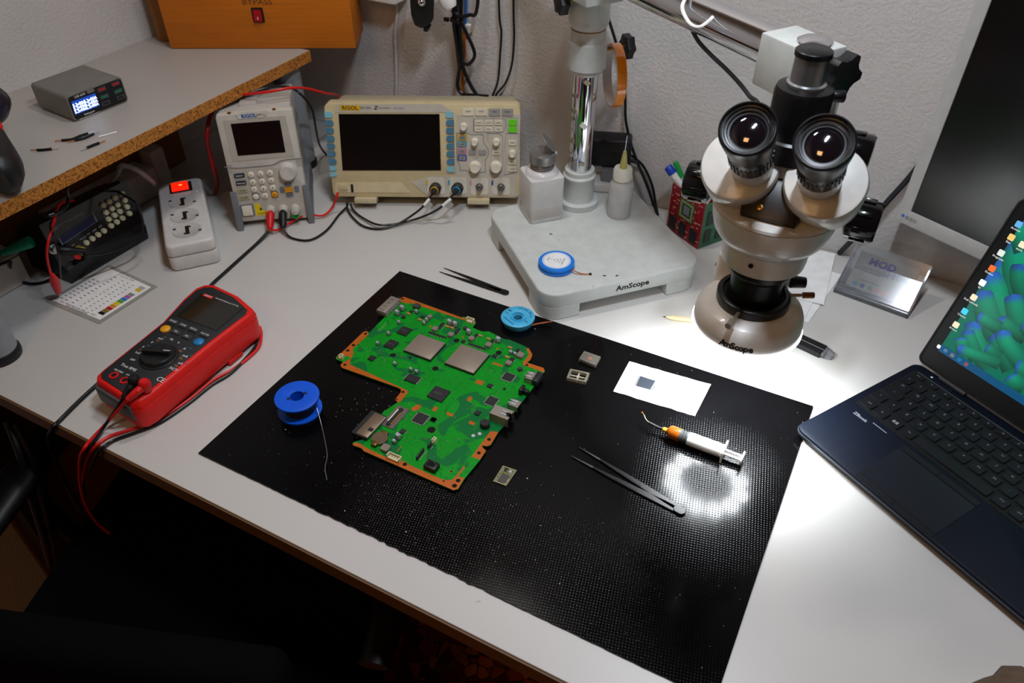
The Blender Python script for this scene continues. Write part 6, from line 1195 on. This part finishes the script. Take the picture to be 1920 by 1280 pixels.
for x in (.012, CW-.012):
    for y in (.012, .076): MB(TR(x, y, -.0)).lathe([(.003, 0), (.003, .0012)], 10).obj('rubber_foot', RUBBER, uc)

# wooden box with red rocker switch
BXQ = [(-1.1602, 0.9215), (-0.8761, 1.0724)]
bx = thing('wooden_box', 'orange-brown wooden box with red rocker switch on the shelf corner', 'box', (BXQ[0][0], BXQ[0][1], SZ), 28.2)
wood = mat('stained_pine', '#c46c08', .55, var=.10, scale=20)
n, l, b = nodes_of(wood); nz = [x for x in n if x.type == 'TEX_NOISE'][0]; mp = n.new('ShaderNodeMapping'); mp.inputs['Scale'].default_value = (.5, 1, 9); tc = [x for x in n if x.type == 'TEX_COORD'][0]; l.new(tc.outputs['Object'], mp.inputs['Vector']); l.new(mp.outputs['Vector'], nz.inputs['Vector'])
BW, BD, BH = .321, .092, .150
MB().box(0, 0, .001, BW, .014, BH).obj('front_panel', wood, bx, .001); MB().box(0, .014, .001, .014, BD, BH).obj('side_panel', wood, bx, .001); MB().box(BW-.014, .014, .001, BW, BD, BH).obj('side_panel', wood, bx, .001); MB().box(.014, BD-.014, .001, BW-.014, BD, BH).obj('back_panel', wood, bx); MB().box(.014, .014, .001, BW-.014, BD-.014, .012).obj('bottom_panel', wood, bx); MB().box(.0, .0, BH, BW, BD, BH+.012).obj('top_panel', wood, bx, .001)
BXS = (0.1631, 0.0572)
BXT = (0.1656, 0.0779)
x, y = BXS
MB(FRONT).prism(rrect(x-.0095, y-.0120, x+.0095, y+.0120, .001), 0, .002).obj('switch_frame', BLACK, bx); MB(FRONT).add([(x-.0065, y-.0090, .002), (x+.0065, y-.0090, .002), (x+.0065, y+.0090, .002), (x-.0065, y+.0090, .002), (x-.0065, y-.0090, .0060), (x+.0065, y-.0090, .0060), (x+.0065, y+.0090, .0030), (x-.0065, y+.0090, .0030)], [[3,2,1,0],[4,5,6,7],[0,1,5,4],[1,2,6,5],[2,3,7,6],[3,0,4,7]]).obj('rocker_switch', mat('rocker_red', '#a8141a', .35), bx); MB(FRONT).box(x-.0006, y-.006, .0050, x+.0006, y-.002, .0062).obj('switch_mark', INKW, bx)
ptext(bx, 'BYPASS', BXT[0], BXT[1], .013, mat('pencil_ink', '#5a3a16', .8), .0002, sx=1.2)
# narrow brown board leaning behind the box
br = thing('leaning_board', 'narrow brown board standing between the wooden box and the left wall', 'board', (-1.190, .945, SZ), 28)
MB().box(-.018, 0, .0005, .022, .014, .19).obj('plank', mat('board_brown', '#8a5a26', .6, var=.12), br, .001); MB().box(-.018, .0141, .0005, .022, .0150, .19).obj('backing', cb, br)
# white cable visible in the gap
# wire offcuts
WS1 = [(-1.0264, 0.5569, 0.214), (-1.0212, 0.5596, 0.214), (-1.0118, 0.5682, 0.214)]
WS2 = [(-1.0218, 0.5921, 0.214), (-1.0121, 0.601, 0.214), (-1.0097, 0.6124, 0.2145), (-1.0068, 0.6234, 0.2145)]
WS2B = [(-1.0061, 0.6004, 0.214), (-0.9999, 0.6112, 0.214), (-0.9992, 0.6268, 0.214)]
WS3 = [(-0.9721, 0.5929, 0.214), (-0.971, 0.6025, 0.214), (-0.9693, 0.6108, 0.214)]
WS4 = [(-0.9887, 0.6256, 0.2128), (-0.9786, 0.6482, 0.2128)]
def offcut(lab, pts, e0, e1, r=.0019):
    o = Vector(pts[0]); th = thing('wire_offcut', lab, 'wire', o, 0, 'wire offcuts on the shelf'); q = [Vector(p)-o for p in pts]
    MB().tube(q, r, 8).obj('insulation', BLKWIRE, th)
    for s, e in ((0, e0), (-1, e1)):
        d = (q[0]-q[1] if s == 0 else q[-1]-q[-2]).normalized()
        if e: MB().cyl(q[s], q[s]+d*.009, .0007, n=6).obj('bare_end', mat('bare_'+e, {'copper': '#a8502c', 'tin': '#b8b8b4'}[e], .35, .6), th)
offcut('short black wire offcut lying alone nearest the left of the shelf', WS1, 'copper', 'tin'); offcut('longest black wire offcut in front of the usb charger', WS2, 'copper', 'tin'); offcut('black wire offcut crossing the longest one in front of the usb charger', WS2B, 'copper', 'tin', .0016); offcut('short black wire offcut nearest the chipboard shelf edge', WS3, 'tin', 'copper')
tag(MB().cyl(WS4[0], WS4[1], .0007, n=6).obj('bare_wire', mat('tinned_wire', '#d8d8d6', .25, .7)), 'straight bare silver wire piece on the shelf', 'wire', 'wire offcuts on the shelf')
# black power tool poking in at the left edge
TL = [(-1.099, 0.5242, 0.262), (-1.0215, 0.4908, 0.256), (-0.958, 0.4585, 0.2445)]
tl_ = thing('hand_tool', 'black hand tool with red button at the left edge of the shelf', 'tool', (TL[2][0], TL[2][1], SZ), 0); o = Vector((TL[2][0], TL[2][1], SZ))
q = [Vector(p)-o for p in TL]
MB().tube([q[0], q[1], q[2] + Vector((-.004, .006, 0)), q[2] + Vector((.004, -.008, -.002))], lambda t: .030 if t < .8 else .030*math.sqrt(max(.05, 1-((t-.8)/.22)**2)), 20).obj('body', mat('tool_black', '#0b0b10', .45), tl_)
TLR = (-1.0138, 0.5097, 0.27)
TLC = [(-1.0672, 0.5395, 0.27), (-1.1119, 0.5772, 0.25)]
MB().ball(Vector(TLR)-o, .012, 10, (1, .8, .7)).obj('red_button', RED, tl_)
MB().tube([Vector(TLC[0])-o+Vector((-.02, .02, .0)), Vector(TLC[0])-o, Vector(TLC[0])-o+Vector((-.005, -.03, -.01))], .022, 16).obj('head', mat('tool_navy', '#0a0e24', .3), tl_)
MB().lat(q[2]+Vector((.004, -.004, .018)), q[2]+Vector((.012, -.010, .024)), [(.0042, 0), (.0042, .009), (.0028, .0092), (.0026, .006), (.0001, .006)], 16).obj('brass_socket', BRASS, tl_)

# ================================================================== things on the back wall
def W(name, lab, cat, pts, r, m, group=None, **k): return tag(MB().tube(pts, r, 8, **k).obj(name, m), lab, cat, group)
WW = [(-0.8335, 1.163, 0.4009), (-0.8483, 1.163, 0.2555), (-0.8562, 1.163, 0.2172), (-0.8607, 1.163, 0.1583), (-0.8693, 1.163, 0.0846), (-0.8731, 1.163, 0.0404)]
WB1 = [(-0.6967, 1.14, 0.4187), (-0.7099, 1.14, 0.282), (-0.7161, 1.14, 0.2639), (-0.7127, 1.14, 0.229), (-0.7082, 1.14, 0.1931), (-0.7146, 1.14, 0.1539), (-0.7042, 1.14, 0.1403), (-0.6801, 1.14, 0.1421), (-0.653, 1.14, 0.1456)]
WB2 = [(-0.6946, 1.146, 0.4178), (-0.7057, 1.146, 0.2724), (-0.7091, 1.146, 0.2456), (-0.7066, 1.146, 0.2099), (-0.7056, 1.146, 0.1869), (-0.6937, 1.146, 0.1605), (-0.6803, 1.146, 0.1418)]
WB3 = [(-0.7067, 1.15, 0.4159), (-0.7205, 1.15, 0.2734), (-0.7175, 1.15, 0.252), (-0.7173, 1.15, 0.216), (-0.7146, 1.15, 0.1839)]
WLP = [(-0.7012, 1.138, 0.2667), (-0.6897, 1.138, 0.2467), (-0.6781, 1.138, 0.2246), (-0.6775, 1.138, 0.2102), (-0.6897, 1.138, 0.1961), (-0.7003, 1.138, 0.1989)]
WLP2 = [(-0.6559, 1.135, 0.4237), (-0.6666, 1.135, 0.2964), (-0.6823, 1.135, 0.2807), (-0.701, 1.135, 0.2762), (-0.7151, 1.135, 0.2827)]
WP1 = [(-0.6374, 1.155, 0.4218), (-0.6372, 1.155, 0.2885), (-0.6335, 1.155, 0.2549), (-0.6359, 1.155, 0.2191), (-0.6407, 1.155, 0.1721), (-0.6518, 1.155, 0.1431), (-0.6564, 1.155, 0.1305)]
WP2 = [(-0.6125, 1.155, 0.4243), (-0.6105, 1.155, 0.2924), (-0.6095, 1.155, 0.2501), (-0.6134, 1.155, 0.2049), (-0.626, 1.155, 0.1702), (-0.6431, 1.155, 0.1477), (-0.6498, 1.155, 0.1318)]
WBL = [(-0.697, 1.158, 0.4153), (-0.7021, 1.158, 0.2782), (-0.7064, 1.158, 0.2531)]
WYE = [(-0.7113, 1.16, 0.2411), (-0.712, 1.16, 0.2045), (-0.7171, 1.16, 0.1657), (-0.7202, 1.16, 0.1258)]
WOR = [(-0.7081, 1.16, 0.2416), (-0.7087, 1.16, 0.205), (-0.7138, 1.16, 0.1663), (-0.7168, 1.16, 0.1265)]
W('white_cable', 'white cord hanging down the back wall right of the wooden box', 'cable', WW, .0030, mat('white_cable', '#c9c5bf'))
W('bundled_cable', 'front black cable of the bundle bending right behind the oscilloscope', 'cable', WB1, .0034, BLKWIRE, 'bundled black cables on the wall')
W('bundled_cable', 'black cable of the bundle slanting down right to the oscilloscope top', 'cable', WB2, .0034, BLKWIRE, 'bundled black cables on the wall')
W('bundled_cable', 'rear black cable of the bundle tied on the back wall', 'cable', WB3, .0042, BLKWIRE, 'bundled black cables on the wall')
W('looped_cable', 'black cable loop bulging right of the tied bundle', 'cable', WLP, .0030, BLKWIRE); W('looped_cable', 'black cable curving up from the white plug at the bundle top', 'cable', WLP2, .0030, BLKWIRE)
W('thin_cable', 'left one of two thin black cables hanging above the oscilloscope', 'cable', WP1, .0019, BLKWIRE, 'pair of thin cables'); W('thin_cable', 'right one of two thin black cables hanging above the oscilloscope', 'cable', WP2, .0019, BLKWIRE, 'pair of thin cables')
W('blue_wire', 'blue wire beside the tied cable bundle', 'cable', WBL, .0022, mat('wire_blue', '#1f5fb0', .4)); W('yellow_wire', 'yellow wire behind the tied cable bundle', 'cable', WYE, .0016, mat('wire_yellow', '#b08a1a', .4)); W('orange_wire', 'orange wire behind the tied cable bundle', 'cable', WOR, .0016, mat('wire_orange', '#b8561a', .4))
TIEP = (-0.7125, 1.143, 0.2662)
tb = thing('black_tie', 'black cable tie round the cable bundle on the wall', 'cable tie', TIEP)
MB().ring(circle(0, .002, .0125, 20), circle(0, .002, .0110, 20), -.002, .002).obj('strap', BLACK, tb); MB().box(-.020, -.009, -.003, -.012, -.004, .003).obj('tie_head', BLACK, tb)
CLPW = (-0.7015, 1.16, 0.2489)
cw = thing('cable_clip', 'small white cable clip nailed to the back wall', 'cable clip', CLPW); MB().box(-.006, -.004, -.007, .006, .005, .007).obj('clip_body', WHITE, cw, .0015); MB(Matrix.Translation((0, -.004, 0)) @ Matrix.Rotation(R(90), 4, 'X')).lathe([(.002, 0), (.002, .0012), (.0001, .0014)], 10).obj('nail', STEEL, cw)
# black clip lamp hanging in the middle
HDV = [(-0.763, 1.1, 0.312), (-0.7496, 1.1, 0.2651), (-0.7448, 1.088, 0.3021)]
HDB = [(-0.0076, 0.0145), (0.0318, 0.0157), (0.0296, -0.0174), (0.0273, -0.0395), (0.0213, -0.0483), (0.0083, -0.0531), (-0.0031, -0.0483), (-0.0079, -0.0313)]
HDT = [(0.0112, -0.0504), (0.024, -0.0482), (0.0188, -0.058), (0.0141, -0.0599), (0.0098, -0.0574)]
hd = thing('hanging_clip', 'black plastic holder with shiny round button hanging at the top of the wall', 'holder', HDV[0]); o = Vector(HDV[0])
FX = Matrix.Rotation(R(22), 4, 'Z') @ FRONT
MB(FX).prism(HDB, -.010, .010).obj('body', BLACK, hd, .004, 3)
MB(FX).prism(HDT, -.006, .006).obj('hook_tip', BLACK, hd, .002)
c = FX.inverted() @ (Vector(HDV[2])-o); MB(FX @ Matrix.Translation((c.x, c.y, .010))).lathe([(.0075, 0), (.0072, .002), (.0055, .005), (.003, .0068), (.0001, .0074)], 24).obj('shiny_button', CHROME, hd)
MB(FX).tube([(.026, .045, 0), (.022, .0, 0), (.018, -.022, 0)], .003, 8).obj('spring_wire', BLACK, hd)
WPL = [(-0.7185, 1.12, 0.3097), (-0.7084, 1.12, 0.2928)]
wp = thing('white_plug', 'white plug at the top of the cable bundle', 'plug', WPL[0]); o = Vector(WPL[0]); d = Vector(WPL[1])-o
MB().lat(-d*1.2, d*1.1, [(.0001, 0), (.013, .001), (.014, .010), (.0135, d.length*1.9), (.010, d.length*2.28), (.0001, d.length*2.3)], 24).obj('plug_body', WHITE, wp)
# white socket strip edge seen at the very top
WSB = [(-0.9075, 1.135, 0.2779), (-0.8352, 1.135, 0.2879)]
wsb = thing('socket_strip', 'white wall-mounted socket strip cut off by the top of the picture', 'power strip', WSB[0], 0); o = Vector(WSB[0]); d = Vector(WSB[1])-o
MB().box(-.010, -.010, 0, d.x+.012, .030, .04).obj('strip_body', WHITE, wsb, .003)

# ================================================================== under the desk: office chair and hanging cables
chm = mat('chair_black', '#050505', .4, spec=.35); chf = mat('chair_fabric', '#040404', .9, spec=.1)
co = thing('office_chair', 'black office chair pushed under the front edge of the desk', 'chair', (-.66, .40, -.74), 20)
def pad(x0, y0, z0, x1, y1, z1, nm, m, bev): return MB().box(x0, y0, z0, x1, y1, z1).obj(nm, m, co, bev, 4)
pad(-.25, -.23, .42, .25, .24, .50, 'seat', chf, .03)
MB(Matrix.Translation((-.02, -.27, .52)) @ Matrix.Rotation(R(-8), 4, 'X')).box(-.22, -.03, 0, .22, .03, .16).obj('backrest', chf, co, .025, 4)
MB().box(-.03, -.29, .40, .03, -.25, .56).obj('back_bar', chm, co, .005)
for s in (-1, 1):
    MB().tube([(s*.27, -.20, .600), (s*.275, -.05, .612), (s*.275, .10, .612), (s*.262, .16, .604)], lambda t: .030*(.6+.4*math.sin(math.pi*min(1, max(0, t)))), 14, flat=.55).obj('armrest', chm, co)
    MB().tube([(s*.27, .0, .60), (s*.285, .0, .52), (s*.24, .0, .43)], .014, 10).obj('armrest_post', chm, co)
MB().cyl((0, 0, .10), (0, 0, .42), .028, n=18).obj('gas_column', chm, co)
for i in range(5):
    a = 2*math.pi*i/5; d = Vector((math.cos(a), math.sin(a), 0))
    lg = MB().lat(Vector((0, 0, .095)), d*.30 + Vector((0, 0, .070)), [(.026, 0), (.016, .29), (.012, .30)], 10).obj('base_arm', chm, co)
    MB().cyl(d*.30+Vector((-d.y, d.x, 0))*.012+Vector((0, 0, .030)), d*.30-Vector((-d.y, d.x, 0))*.012+Vector((0, 0, .030)), .029, n=18).obj('castor', chm, lg)
UC1 = [(-0.9413, 0.3237, -0.06), (-0.9114, 0.3044, -0.1), (-0.9075, 0.2889, -0.16), (-0.9171, 0.279, -0.24), (-0.9521, 0.275, -0.34)]
UC2 = [(-0.9267, 0.3259, -0.06), (-0.8975, 0.3118, -0.1), (-0.8945, 0.2958, -0.16), (-0.9165, 0.2874, -0.25), (-0.9606, 0.2785, -0.38)]
tag(MB().tube(UC1, .005, 8).obj('hanging_cable', BLKWIRE), 'left thick black cable hanging down under the left desk edge', 'cable', 'cables under the desk')
tag(MB().tube(UC2, .005, 8).obj('hanging_cable', BLKWIRE), 'right thick black cable hanging down under the left desk edge', 'cable', 'cables under the desk')

# ================================================================== lift everything built on the desk plane to its real height
for o in list(COL.objects):
    if o.parent is None and o.type in {'MESH', 'EMPTY'}: o.location.z += DESK
